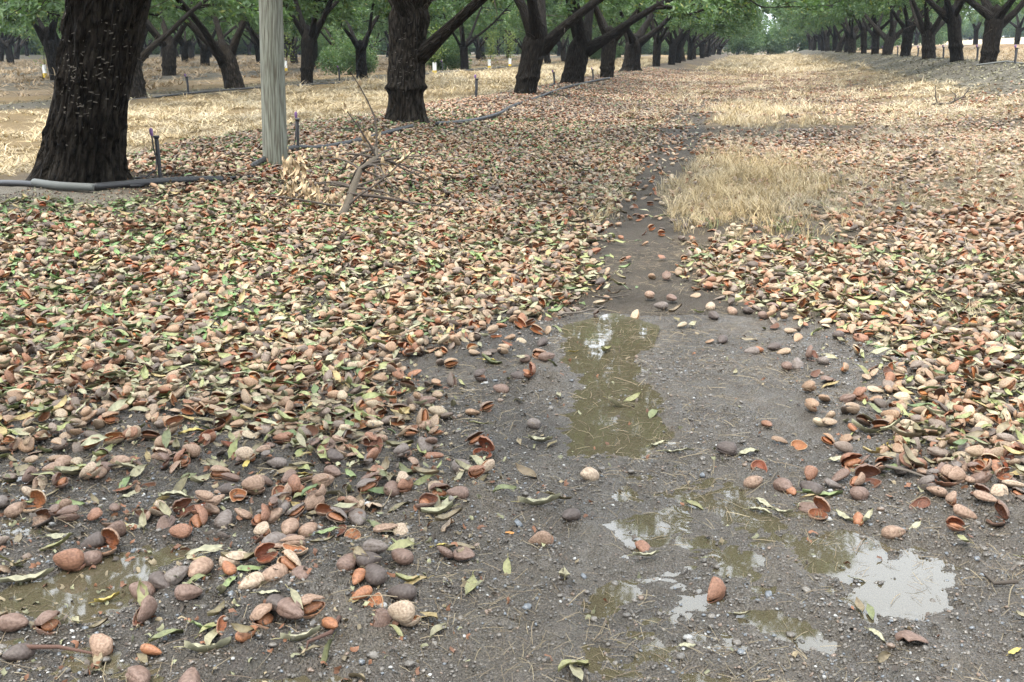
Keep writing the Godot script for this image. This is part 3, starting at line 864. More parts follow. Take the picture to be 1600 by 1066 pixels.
func build_drifts() -> void:
	rng.seed = 52
	var near := []
	var places := {}
	var tints := {}
	# [polygon, from z, to z, from x, to x, hulls per square metre, soft edge]
	var fields := [
		[drift_left, -1.0, -5.0, -3.6, -0.3, 1500.0, 0.12], [drift_left, -5.0, -9.0, -5.2, -0.5, 1150.0, 0.1], [drift_left, -9.0, -16.0, -5.0, -0.6, 700.0, 0.25], [drift_left, -16.0, -36.0, -4.6, -0.9, 300.0, 0.4],
		[scatter_left, -1.0, -2.4, -2.2, -0.4, 470.0, 0.12],
		[drift_right, -1.5, -4.8, -0.3, 2.4, 1050.0, 0.13], [drift_right, -4.8, -6.0, -0.3, 2.8, 600.0, 0.2], [nuts_on_straw, -5.5, -12.0, -1.0, 2.6, 600.0, 0.4], [nuts_far, -10.0, -40.0, -3.0, 2.8, 330.0, 0.6],
		[straw_right, -4.0, -18.0, 0.2, 4.0, 230.0, 0.4], [track_bare, -3.0, -14.0, -1.2, 0.3, 28.0, 0.06], [tuft_big, -4.5, -9.5, -0.8, 1.1, 220.0, 0.4],
	]
	for f in fields:
		var count := int((f[1] - f[2]) * (f[4] - f[3]) * f[5])
		for i in count:
			var x := rng.randf_range(f[3], f[4])
			var z := rng.randf_range(f[2], f[1])
			if not within(x + rng.randfn() * f[6], z + rng.randfn() * f[6], f[0]):
				continue
			if within(x, z, bare_mound) and rng.randf() > 0.06:
				continue
			if f[0] != track_bare and z < -3.0 and rng.randf() > 0.1 + 0.55 * smoothstep(-6.0, -12.0, z) and within(x + rng.randfn() * 0.07, z, track_bare):
				continue
			if x < -3.2 and x > -4.2 and z < -4.5 and z > -5.5:
				continue
			var thin := broad.get_noise_2d(x * 2.6 + 7.0, z * 2.6)
			if f[5] > 320.0 and rng.randf() < smoothstep(-0.05, -0.4, thin) * 0.8:
				continue
			if not in_view(Vector3(x, 0.0, z), 260.0):
				continue
			var k := mark(x, z)
			if k > 2:
				continue
			var t := rng.randf()
			var code := "c" if t < 0.3 else "o" if t < 0.66 else "h"
			var xf := lying(x, z, 0.38 + 0.12 * k, 0.010 + 0.011 * k + (0.004 if code == "o" else 0.0))
			xf.basis = xf.basis * Basis.from_scale(Vector3(rng.randf_range(0.68, 1.0), rng.randf_range(0.4, 0.82), rng.randf_range(0.62, 0.98)))
			var seen := in_view(Vector3(x, 0.0, z), -6.0)
			if seen and z > -2.95:
				near.append([eye.distance_squared_to(xf.origin), xf, code])
			else:
				add_hull(places, tints, code, xf, x, z)
	near.sort_custom(func(a, b): return a[0] < b[0])
	var chosen := []
	for i in near.size():
		var p: Vector3 = near[i][1].origin
		if i < 300 - placed_almonds.size():
			var t := rng.randf()
			var tone := "t" if t < 0.36 else "b" if t < 0.6 else "p" if t < 0.7 else "g" if t < 0.86 else "r"
			chosen.append([near[i][2] + tone, near[i][1], across([p.x, p.z]), p])
		else:
			add_hull(places, tints, near[i][2], near[i][1], p.x, p.z)
	chosen.sort_custom(func(a, b): return a[2] < b[2])
	var counts := {}
	for pass_ in 2:
		var at := {}
		for c in chosen:
			var side := "left" if c[3].x < -0.3 else "right"
			var rank := "front" if eye.distance_to(c[3]) < 2.15 else "second"
			var third := "left" if c[2] < -0.33 else "middle" if c[2] < -0.18 else "inner"
			if side == "right":
				third = "outer"
			var words := "%s %s" % [tone_words[c[0][1]], kind_words[c[0][0]]]
			var where := "%s rank, %s part of the %s drift" % [rank, third, side]
			var key := words + where
			if pass_ == 0:
				counts[key] = int(counts.get(key, 0)) + 1
			else:
				var k: int = at.get(key, 0)
				at[key] = k + 1
				put_almond(c[0], c[1], "%s, %s%s" % [words, (ordinals[mini(k, 8)] + ", ") if counts[key] > 1 else "", where], "almonds at the near edge of the drifts")
	for k in places:
		spread("almond_drift", kinds[k], places[k], tints[k], "thick drift of tan and brown almond hulls covering the orchard floor", "almonds")

func add_hull(places: Dictionary, tints: Dictionary, code: String, xf: Transform3D, x: float, z: float) -> void:
	var k := "many_%s%d" % [code, rng.randi_range(0, 2)]
	if not places.has(k):
		places[k] = []
		tints[k] = []
	if k in ["many_h0", "many_h2"]:
		xf.origin.y -= 0.006
	places[k].append(xf)
	tints[k].append(drift_tone(x, z))

# ---------------------------------------------------------------- fallen leaves, pebbles, straw
func leaf_shape(sd: int, n: int) -> Shape:
	# a lance shaped leaf one metre long, folded along its rib, tip and edges curled
	var s := Shape.new()
	var fold := 0.06 + 0.05 * (sd % 3)
	var curl := [-0.25, 0.2, 0.45, 0.05][sd % 4] as float
	for i in n + 1:
		var t := float(i) / n
		var w := 0.17 * pow(sin(PI * pow(t, 0.85)), 0.8) * (1.0 + 0.12 * sin(t * 17.0 + sd))
		if i == 0 or i == n:
			w = 0.006
		var y := curl * pow(t - 0.4, 2.0) + 0.05 * sin(t * 6.0 + sd)
		var zc := 0.06 * sin(t * 3.0 + sd * 1.3)
		s.add(Vector3(t - 0.5, y + fold + 0.03 * sin(t * 23.0 + sd), zc - w), Vector2(t, 0), Color(0.95, 0.95, 0.95))
		s.add(Vector3(t - 0.5, y, zc), Vector2(t, 0.15), Color.WHITE)
		s.add(Vector3(t - 0.5, y + fold * 1.3 - 0.03 * sin(t * 19.0 + sd), zc + w), Vector2(t, 0.3), Color(0.93, 0.93, 0.93))
	for i in n:
		var q := i * 3
		s.quad(q, q + 1, q + 4, q + 3)
		s.quad(q + 1, q + 2, q + 5, q + 4)
	var stalk := Shape.new()
	tube(stalk, [Vector3(-0.5, 0.0 + s.v[1].y, s.v[1].z), Vector3(-0.62, s.v[1].y + 0.02, s.v[1].z + 0.03), Vector3(-0.72, s.v[1].y, s.v[1].z + 0.02)], [0.012, 0.011, 0.012], 4, Color(0.9, 0.85, 0.6))
	s.put(stalk, Transform3D())
	return s

func leaf_tone() -> Color:
	var t := rng.randf()
	if t < 0.38:
		return Color(0.43, 0.41, 0.25) * rng.randf_range(0.8, 1.15)
	if t < 0.62:
		return Color(0.36, 0.38, 0.15) * rng.randf_range(0.8, 1.15)
	if t < 0.8:
		return Color(0.17, 0.235, 0.085) * rng.randf_range(0.75, 1.2)
	if t < 0.9:
		return Color(0.5, 0.38, 0.16)
	return Color(0.3, 0.24, 0.14)

func build_leaves() -> void:
	rng.seed = 63
	var shapes := []
	for v in 5:
		shapes.append(leaf_shape(v, 9).mesh(mat.fallen))
	var hues := {"p": [0.42, 0.395, 0.255], "y": [0.5, 0.39, 0.10], "g": [0.24, 0.30, 0.12], "o": [0.58, 0.26, 0.06]}
	var said := {"p": "pale dry leaf", "y": "yellow fallen leaf", "g": "green fallen leaf", "o": "small orange leaf"}
	var mats := {}
	for k in hues:
		var m: StandardMaterial3D = mat.fallen.duplicate()
		m.albedo_color = lin(hues[k][0] * 0.74, hues[k][1] * 0.74, hues[k][2] * 0.74)
		mats[k] = m
	var buckets := {}
	for i in placed_leaves.size():
		var a: Array = placed_leaves[i]
		var words := "%s lying %s" % [said[a[3]], place_words(a[0], a[1])]
		if not buckets.has(words):
			buckets[words] = []
		buckets[words].append(i)
	var labels := {}
	for words in buckets:
		var of: Array = buckets[words]
		of.sort_custom(func(a, b): return across(placed_leaves[a]) < across(placed_leaves[b]))
		for k in of.size():
			labels[of[k]] = words if of.size() == 1 else words + ", " + ("rightmost" if k == of.size() - 1 else ordinals[mini(k, 8)])
	for i in placed_leaves.size():
		var a: Array = placed_leaves[i]
		var y := maxf(height(a[0], a[1]), WATER_LEVEL) + 0.004
		var b := Basis(Vector3.UP, a[4]) * Basis(Vector3.RIGHT, rng.randfn() * 0.2)
		var slim := clampf(0.05 / a[2], 0.5, 0.85)
		b = b * Basis.from_scale(Vector3(a[2], a[2] * 0.8, a[2] * slim))
		var o := part("fallen_leaf", shapes[i % 5], self, Transform3D(b, Vector3(a[0], y, a[1])))
		o.set_surface_override_material(0, mats[a[3]])
		tag(o, labels[i], "leaf", "leaves fallen on the mud")
	# the uncounted rest, mixed through the drifts
	var places := [[], [], [], [], []]
	var tints := [[], [], [], [], []]
	var fields := [
		[drift_left, -1.0, -5.0, -3.6, -0.3, 900.0], [drift_left, -5.0, -12.0, -5.2, -0.5, 480.0], [drift_left, -12.0, -36.0, -4.6, -0.9, 60.0], [scatter_left, -1.0, -2.4, -2.2, -0.4, 130.0],
		[drift_right, -1.9, -4.8, -0.3, 2.4, 700.0], [nuts_on_straw, -5.5, -12.0, -1.0, 2.6, 60.0], [straw_right, -4.0, -18.0, 0.2, 4.0, 50.0], [track_bare, -3.0, -14.0, -1.2, 0.3, 25.0], [wet_apron, -1.0, -3.4, -2.0, 1.4, 22.0], [left_field, -1.0, -2.6, -2.2, -0.3, 90.0],
		[berm_right, -14.0, -70.0, 2.6, 6.2, 70.0], [berm_second, -8.0, -60.0, -12.0, -9.2, 26.0],
	]
	for f in fields:
		for i in int((f[1] - f[2]) * (f[4] - f[3]) * f[5]):
			var x := rng.randf_range(f[3], f[4])
			var z := rng.randf_range(f[2], f[1])
			if not within(x + rng.randfn() * 0.06, z + rng.randfn() * 0.06, f[0]) or not in_view(Vector3(x, 0.0, z), 260.0):
				continue
			if x < -3.2 and x > -4.2 and z < -4.5 and z > -5.5:
				continue
			if within(x, z, left_puddle) and rng.randf() < 0.8:
				continue
			var v := rng.randi_range(0, 4)
			var k: int = pile.get(cell(x, z), 0)
			var size := rng.randf_range(0.03, 0.066) * (1.0 if z > -14.0 else 1.15)
			var xf := lying(x, z, 0.3, 0.006 + 0.016 * mini(k, 2))
			xf.origin.y = maxf(xf.origin.y, WATER_LEVEL + 0.004)
			xf.basis = xf.basis * Basis.from_scale(Vector3(size, size * 0.8, size))
			places[v].append(xf)
			var c := leaf_tone() * 0.88
			if f[0] == left_field or f[0] == wet_apron:
				size *= 0.75
				xf.basis = xf.basis.scaled(Vector3.ONE * 0.75)
				c = c.lerp(Color(0.24, 0.18, 0.1), 0.35)
			if rng.randf() < 0.2:
				c = c.lerp(Color(0.2, 0.14, 0.08), 0.7)
			if f[0] == drift_left and z < -2.6 and x < -1.6 and rng.randf() < 0.27:
				c = Color(0.15, 0.25, 0.075) * rng.randf_range(0.8, 1.3)
			if f[0] == berm_right or f[0] == berm_second:
				c = Color(0.33, 0.30, 0.17) * rng.randf_range(0.45, 1.1)
			tints[v].append(c)
	var low := []
	for v in 5:
		low.append(leaf_shape(v, 4).mesh(mat.fallen))
		spread("leaf_litter", low[v], places[v], tints[v], "yellow green fallen almond leaves mixed through the hulls", "leaves")

func pebble_shape(sd: int) -> Shape:
	var s := Shape.new()
	for i in 5:
		var ph := PI * i / 4
		for j in 7:
			var th := TAU * (j % 6) / 6
			var p := Vector3(sin(ph) * cos(th), cos(ph) * 0.7, sin(ph) * sin(th))
			s.add(p * (0.5 + 0.3 * coarse.get_noise_3d(p.x * 0.2 + sd, p.y * 0.2, p.z * 0.2)), Vector2.ZERO, Color.WHITE)
	for i in 4:
		for j in 6:
			var q := i * 7 + j
			s.quad(q, q + 1, q + 8, q + 7)
	return s

func build_gravel() -> void:
	rng.seed = 74
	for v in 3:
		var places := []
		var tints := []
		for i in 42000:
			var x := rng.randf_range(-1.75, 1.2)
			var z := rng.randf_range(-3.3, -1.0)
			if not in_view(Vector3(x, 0, z), 150.0):
				continue
			var zone := broad.get_noise_2d(x * 4.0, z * 4.0) + 0.25 * smoothstep(-2.2, -1.4, z)
			if rng.randf() > 0.5 + zone * 1.3:
				continue
			var t := rng.randf()
			var size := 0.0024 + 0.006 * pow(rng.randf(), 2.8)
			if t > 0.988:
				size = rng.randf_range(0.009, 0.019)
			var c := Color(0.12, 0.105, 0.088) * rng.randf_range(0.55, 1.6)
			if rng.randf() < 0.05:
				c = Color(0.42, 0.41, 0.385) * rng.randf_range(0.6, 1.2)
			elif rng.randf() < 0.1:
				c = Color(0.15, 0.162, 0.175)
			elif rng.randf() < 0.1:
				c = Color(0.2, 0.14, 0.1)
			var b := Basis(Vector3.UP, rng.randf() * TAU) * Basis(Vector3.RIGHT, rng.randfn() * 0.4)
			places.append(Transform3D(b * Basis.from_scale(Vector3(size, size * 0.7, size * rng.randf_range(0.7, 1.1))), Vector3(x, height(x, z) + size * 0.12, z)))
			tints.append(c)
		spread("gravel", pebble_shape(v * 5 + 1).mesh(mat.pebble), places, tints, "fine wet grey and white gravel bedded in the mud", "gravel")

func straw_bit(sd: int) -> Shape:
	var s := Shape.new()
	for i in 4:
		var t := i / 3.0
		var z: float = [0.02, 0.08, 0.15][sd % 3] * sin(t * 2.6 + sd)
		s.add(Vector3(t - 0.5, 0.03 * sin(t * PI), z - 0.012))
		s.add(Vector3(t - 0.5, 0.03 * sin(t * PI) + 0.01, z + 0.012))
	for i in 3:
		s.quad(i * 2, i * 2 + 1, i * 2 + 3, i * 2 + 2)
	return s

func build_straw_bits() -> void:
	rng.seed = 85
	for v in 3:
		var places := []
		var tints := []
		for i in 24000:
			var x := rng.randf_range(-2.6, 1.9)
			var z := rng.randf_range(-4.8, -1.0)
			if not in_view(Vector3(x, 0, z), 200.0):
				continue
			var zone := broad.get_noise_2d(x * 3.0 + 15.0, z * 3.0) + (0.25 if x < -0.6 and z > -2.6 else 0.0)
			if rng.randf() > 0.48 + zone * 1.5:
				continue
			var size := rng.randf_range(0.012, 0.04)
			if rng.randf() < 0.05:
				size *= 2.0
			var k: int = pile.get(cell(x, z), 0)
			var xf := lying(x, z, 0.12, 0.003 + 0.012 * mini(k, 2))
			xf.origin.y = maxf(xf.origin.y, WATER_LEVEL + 0.002)
			xf.basis = xf.basis.scaled(Vector3.ONE * size)
			places.append(xf)
			tints.append(Color(0.38, 0.31, 0.19).lerp(Color(0.17, 0.12, 0.075), rng.randf()) * rng.randf_range(0.6, 1.1))
		spread("straw_litter", straw_bit(v).mesh(mat.straw), places, tints, "thin broken straw and leaf stalks scattered over mud", "straw")

func grass_clump(sd: int, blades: int, lean: float, broader := 1.0) -> Shape:
	rng.seed = 900 + sd
	var s := Shape.new()
	for i in blades:
		var a := rng.randf() * TAU
		var out := Vector3(cos(a), 0, sin(a))
		var side := Vector3(-sin(a), 0, cos(a)) * rng.randf_range(0.008, 0.016) * broader
		var foot := Vector3(rng.randf_range(-0.25, 0.25), -0.03, rng.randf_range(-0.25, 0.25))
		var l := rng.randf_range(0.55, 1.1)
		var k := lean * rng.randf_range(0.4, 1.5)
		var last := []
		var tone := rng.randf_range(0.38, 1.0)
		for j in 4:
			var t := j / 3.0
			var p := foot + out * l * (k * t * t + 0.15 * t) + Vector3.UP * l * (t - 0.5 * minf(k, 1.5) * t * t) + side * 3.0 * sin(t * 4.0 + i)
			var w := side * (1.0 - 0.85 * t)
			var c := Color(tone, tone, tone)
			var q := [s.add(p - w, Vector2.ZERO, c), s.add(p + w, Vector2.ZERO, c)]
			if j > 0:
				s.quad(last[0], last[1], q[1], q[0])
			last = q
	return s

func build_grass() -> void:
	var tall := [grass_clump(1, 14, 0.35, 1.5), grass_clump(2, 14, 0.6, 1.5), grass_clump(3, 12, 1.0, 1.5)]
	var wide := [grass_clump(7, 12, 0.7, 3.0), grass_clump(8, 12, 1.1, 3.0), grass_clump(9, 10, 0.9, 3.2)]
	var flat := [grass_clump(4, 14, 1.3), grass_clump(5, 14, 1.6), grass_clump(6, 12, 1.1)]
	rng.seed = 96
	var gold := Color(0.78, 0.60, 0.32)
	var bleached := Color(0.78, 0.655, 0.43)
	# [polygon or null, z from, z to, x from, x to, clumps per square metre, blade height, tall?, label]
	var fields := [
		[tuft_big, -4.2, -9.6, -1.0, 1.1, 740.0, 0.09, true, "tall golden dry grass tuft standing beside the wheel track", 0.28],
		[tuft_big, -4.0, -10.0, -1.0, 1.6, 150.0, 0.06, false, "flattened straw round the tall grass tuft", 0.5],
		[tuft_small, -9.0, -18.0, -1.0, 1.0, 260.0, 0.13, true, "second dry grass tuft farther up the wheel track", 0.3],
		[straw_right, -3.6, -18.0, 0.2, 4.2, 400.0, 0.075, false, "matted bleached dry grass on the right of the alley", 0.4],
		[drift_right, -3.2, -5.0, -0.3, 2.6, 110.0, 0.06, false, "thin dry grass poking through the litter on the right", 0.15],
		[nuts_on_straw, -5.5, -12.0, -1.0, 2.6, 270.0, 0.065, false, "flattened dry grass among the hulls up the alley", 0.4],
		[alley_far, -12.0, -34.0, -2.4, 3.4, 55.0, 0.11, false, "dry straw coloured grass down the middle of the alley", 0.5],
		[alley_far, -34.0, -100.0, -2.4, 3.4, 26.0, 0.2, false, "dry grass at the far end of the alley", 0.5],
		[alley_left, -5.0, -20.0, -9.6, -4.3, 200.0, 0.10, false, "dry golden grass in the next alley left of the trunks", 0.3],
		[alley_left, -20.0, -70.0, -9.6, -4.3, 60.0, 0.18, false, "distant dry grass in the next alley left of the trunks", 0.4],
		[alley_right, -20.0, -90.0, 5.6, 12.0, 50.0, 0.16, false, "dry brown grass beyond the right row of trees", 0.4],
		[deep_left, -14.0, -70.0, -42.0, -12.2, 5.0, 0.24, false, "patchy dry grass and litter under the deeper rows at left", 0.4],
	]
	for f in fields:
		var places := [[], [], []]
		var tints := [[], [], []]
		for i in int((f[1] - f[2]) * (f[4] - f[3]) * f[5]):
			var x := rng.randf_range(f[3], f[4])
			var z := rng.randf_range(f[2], f[1])
			if not within(x + rng.randfn() * f[9], z + rng.randfn() * f[9], f[0]) or not in_view(Vector3(x, 0.0, z), 250.0):
				continue
			var b := broad.get_noise_2d(x * 2.0 + 3.0, z * 1.2)
			if f[0] != tuft_small and z < -3.0 and x > -1.4 and within(x, z, track_bare):
				continue
			if f[5] < 700.0 and rng.randf() > 0.6 + b * 2.2:
				continue
			var v := rng.randi_range(0, 2)
			var size: float = f[6] * rng.randf_range(0.55, 1.3) * (1.0 + 0.7 * broad.get_noise_2d(x * 5.0, z * 5.0))
			var xf := Transform3D(Basis(Vector3.UP, rng.randf() * TAU) * Basis(Vector3.RIGHT, rng.randfn() * (0.12 if f[7] else 0.3)) * Basis.from_scale(Vector3(size, size, size) if f[7] else Vector3(size * 1.25, size * 0.7, size * 1.25)), Vector3(x, height(x, z), z))
			places[v].append(xf)
			var c := gold.lerp(bleached, clampf(0.45 + b * 1.3 + rng.randf_range(-0.3, 0.3), 0.0, 1.0)) * rng.randf_range(0.7, 1.05)
			if f[0] == alley_right or f[0] == deep_left or (f[0] == alley_far and b < -0.15):
				c = c.lerp(Color(0.3, 0.2, 0.11), 0.45 if f[0] != deep_left else 0.7)
			if f[0] == tuft_big and z > -5.3 and rng.randf() < 0.2:
				c = Color(0.25, 0.28, 0.11)
			tints[v].append(c)
		for v in 3:
			spread("dry_grass", (tall[v] if f[7] else wide[v] if f[0] in [alley_left, alley_far, alley_right, deep_left] else flat[v]).mesh(mat.straw), places[v], tints[v], f[8], "grass")

func crumb_shape(sd: int) -> Shape:
	# a torn chip of hull, bent
	var s := Shape.new()
	for i in 3:
		for j in 3:
			var w := 0.4 + 0.5 * coarse.get_noise_2d(i * 0.37 + sd, j * 0.37 + 2.0)
			s.add(Vector3((i - 1) * w, 0.22 * (1.0 - (i - 1) * (i - 1)) + 0.1 * fine.get_noise_2d(i * 0.1 + sd, j * 0.1), (j - 1) * w * 0.7), Vector2(i * 0.5, j * 0.5))
	for i in 2:
		for j in 2:
			var q := i * 3 + j
			s.quad(q, q + 1, q + 4, q + 3)
	return s

func build_crumbs() -> void:
	rng.seed = 141
	for v in 3:
		var places := []
		var tints := []
		for f in [[drift_left, -1.0, -6.0, -3.8, -0.3, 650.0], [drift_right, -1.7, -4.8, -0.3, 2.4, 500.0], [left_field, -1.0, -2.6, -2.2, -0.3, 400.0], [wet_apron, -1.0, -3.4, -2.0, 1.3, 45.0], [nuts_on_straw, -5.0, -12.0, -1.0, 2.6, 150.0]]:
			for i in int((f[1] - f[2]) * (f[4] - f[3]) * f[5]):
				var x := rng.randf_range(f[3], f[4])
				var z := rng.randf_range(f[2], f[1])
				if not within(x + rng.randfn() * 0.08, z + rng.randfn() * 0.08, f[0]) or not in_view(Vector3(x, 0, z), 220.0):
					continue
				var k: int = pile.get(cell(x, z), 0)
				var size := rng.randf_range(0.005, 0.016)
				var xf := lying(x, z, 0.7, 0.003 + 0.014 * mini(k, 2))
				xf.origin.y = maxf(xf.origin.y, WATER_LEVEL + 0.002)
				xf.basis = xf.basis.scaled(Vector3.ONE * size)
				places.append(xf)
				var c := Color(0.4, 0.32, 0.19)
				var t := rng.randf()
				if t < 0.3:
					c = Color(0.30, 0.13, 0.06)
				elif t < 0.55:
					c = Color(0.13, 0.1, 0.075)
				elif t < 0.75:
					c = Color(0.42, 0.42, 0.24)
				tints.append(c * rng.randf_range(0.45, 1.0))
		spread("hull_crumbs", crumb_shape(v * 7).mesh(mat.hull_many), places, tints, "broken crumbs of hull and leaf strewn between the almonds", "debris")

# ---------------------------------------------------------------- post, hoses, sprinklers, branches
var wet_apron := PackedVector2Array([Vector2(-1.9, -1.0), Vector2(1.2, -1.0), Vector2(1.2, -3.0), Vector2(-0.2, -3.4), Vector2(-1.9, -2.2)])
var left_field := PackedVector2Array([Vector2(-2.2, -1.0), Vector2(-0.4, -1.0), Vector2(-0.45, -2.0), Vector2(-0.9, -2.6), Vector2(-2.2, -2.2)])
var berm_right := PackedVector2Array([Vector2(3.0, -12), Vector2(6.0, -12), Vector2(6.0, -70), Vector2(3.0, -70)])
var berm_second := PackedVector2Array([Vector2(-12.0, -8), Vector2(-9.3, -8), Vector2(-9.3, -60), Vector2(-12.0, -60)])
var deep_left := PackedVector2Array([Vector2(-42, -14), Vector2(-12.2, -14), Vector2(-12.2, -70), Vector2(-42, -70)])
var alley_far := PackedVector2Array([Vector2(-1.6, -12), Vector2(3.0, -12), Vector2(3.0, -100), Vector2(-2.2, -100)])
var alley_left := PackedVector2Array([Vector2(-9.2, -4), Vector2(-4.9, -4), Vector2(-4.9, -70), Vector2(-9.2, -70)])
var alley_right := PackedVector2Array([Vector2(5.9, -18), Vector2(11.5, -18), Vector2(11.5, -90), Vector2(5.9, -90)])

func build_post() -> void:
	var x := -3.15
	var z := -6.37
	var o := base("wooden_post", Vector3(x, height(x, z), z))
	o.rotation = Vector3(0.0, 0.0, -0.02)
	var s := Shape.new()
	var sides := 44
	var rows := 34
	for j in rows + 1:
		var h := lerpf(-0.15, 1.75, float(j) / rows)
		for k in sides + 1:
			var a := TAU * (k % sides) / sides
			var r := 0.083 - 0.006 * h
			r += 0.0022 * coarse.get_noise_3d(cos(a) * 0.3, h * 0.06, sin(a) * 0.3)
			# a long drying crack down the side that faces the camera
			var d := wrapf(a - 1.02 - 0.05 * sin(h * 5.0), -PI, PI)
			r -= 0.011 * exp(-d * d / 0.006) * smoothstep(0.95, 0.6, h)
			var e := wrapf(a - 1.75 - 0.04 * sin(h * 4.0), -PI, PI)
			r -= 0.006 * exp(-e * e / 0.006) * smoothstep(0.5, 0.8, h)
			s.add(Vector3(cos(a) * r, h, sin(a) * r), Vector2(float(k) / sides * 0.5, h), Color.WHITE)
	for j in rows:
		for k in sides:
			var q := j * (sides + 1) + k
			s.quad(q, q + sides + 1, q + sides + 2, q + 1)
	var mid := s.add(Vector3(0, 1.76, 0), Vector2(0.2, 1.7), Color.WHITE)
	for k in sides:
		s.tri(mid, rows * (sides + 1) + k + 1, rows * (sides + 1) + k)
	part("shaft", s.mesh(mat.post), o)
	var w := Shape.new()
	var loop := []
	var thick := []
	for k in 25:
		var a := TAU * k / 24
		loop.append(Vector3(cos(a) * 0.081, 1.105 + 0.006 * sin(a + 1.0), sin(a) * 0.081))
		thick.append(0.0035)
	tube(w, loop, thick, 6)
	part("wire", w.mesh(mat.stake), o)
	tag(o, "weathered grey green round wooden post with a long crack", "post")

func on_ground(points: Array, lift: float) -> Array:
	var c := Curve3D.new()
	for p in points:
		c.add_point(Vector3(p.x, height(p.x, p.y) + lift, p.y))
	for i in range(1, points.size() - 1):
		var t: Vector3 = (c.get_point_position(i + 1) - c.get_point_position(i - 1)) * 0.2
		c.set_point_in(i, -t)
		c.set_point_out(i, t)
	c.bake_interval = 0.06
	return Array(c.get_baked_points())

func hose(points: Array, r: float, lift: float, label: String, m: Material, called := "irrigation_hose") -> void:
	var s := Shape.new()
	var pts := on_ground(points, lift)
	var radii := []
	for i in pts.size():
		radii.append(r)
	tube(s, pts, radii, 10)
	var o := part(called, s.mesh(m), self)
	tag(o, label, "hose" if called == "irrigation_hose" else "pipe", "irrigation hoses along the tree rows")

func build_sprinkler(x: float, z: float, tall: float, tilt: float, label: String, thick := 1.0) -> void:
	var o := base("sprinkler_stake", Vector3(x, height(x, z), z), tilt * 9.0)
	o.rotation.z = tilt
	var s := Shape.new()
	tube(s, [Vector3(0, -0.06, 0), Vector3(0.003, tall * 0.4, 0), Vector3(0, tall * 0.8, 0)], [0.009 * thick, 0.0125 * thick, 0.012 * thick], 8)
	tube(s, [Vector3(0, tall * 0.78, 0), Vector3(0, tall * 0.82, 0), Vector3(0, tall * 0.85, 0)], [0.012 * thick, 0.019 * thick, 0.018 * thick], 8)
	part("stake", s.mesh(mat.stake), o)
	var h := Shape.new()
	tube(h, [Vector3(-0.022, tall * 0.84, 0.004), Vector3(-0.026, tall * 0.9, 0.004), Vector3(-0.026, tall * 0.97, 0.004), Vector3(-0.026, tall, 0.004)], [0.006 * thick, 0.011 * thick, 0.011 * thick, 0.005 * thick], 8)
	part("nozzle", h.mesh(mat.cap), o)
	var f := Shape.new()
	tube(f, [Vector3(-0.024, tall * 0.86, 0.004), Vector3(-0.02, tall * 0.6, 0.006), Vector3(-0.004, tall * 0.42, 0.014), Vector3(-0.01, tall * 0.2, 0.02), Vector3(-0.06, 0.02, 0.05), Vector3(-0.14, 0.012, 0.07)], [0.0045, 0.0045, 0.0045, 0.0045, 0.0045, 0.0045], 6)
	part("feed_tube", f.mesh(mat.hose), o)
	tag(o, label, "sprinkler", "micro sprinkler stakes beside the trunks")

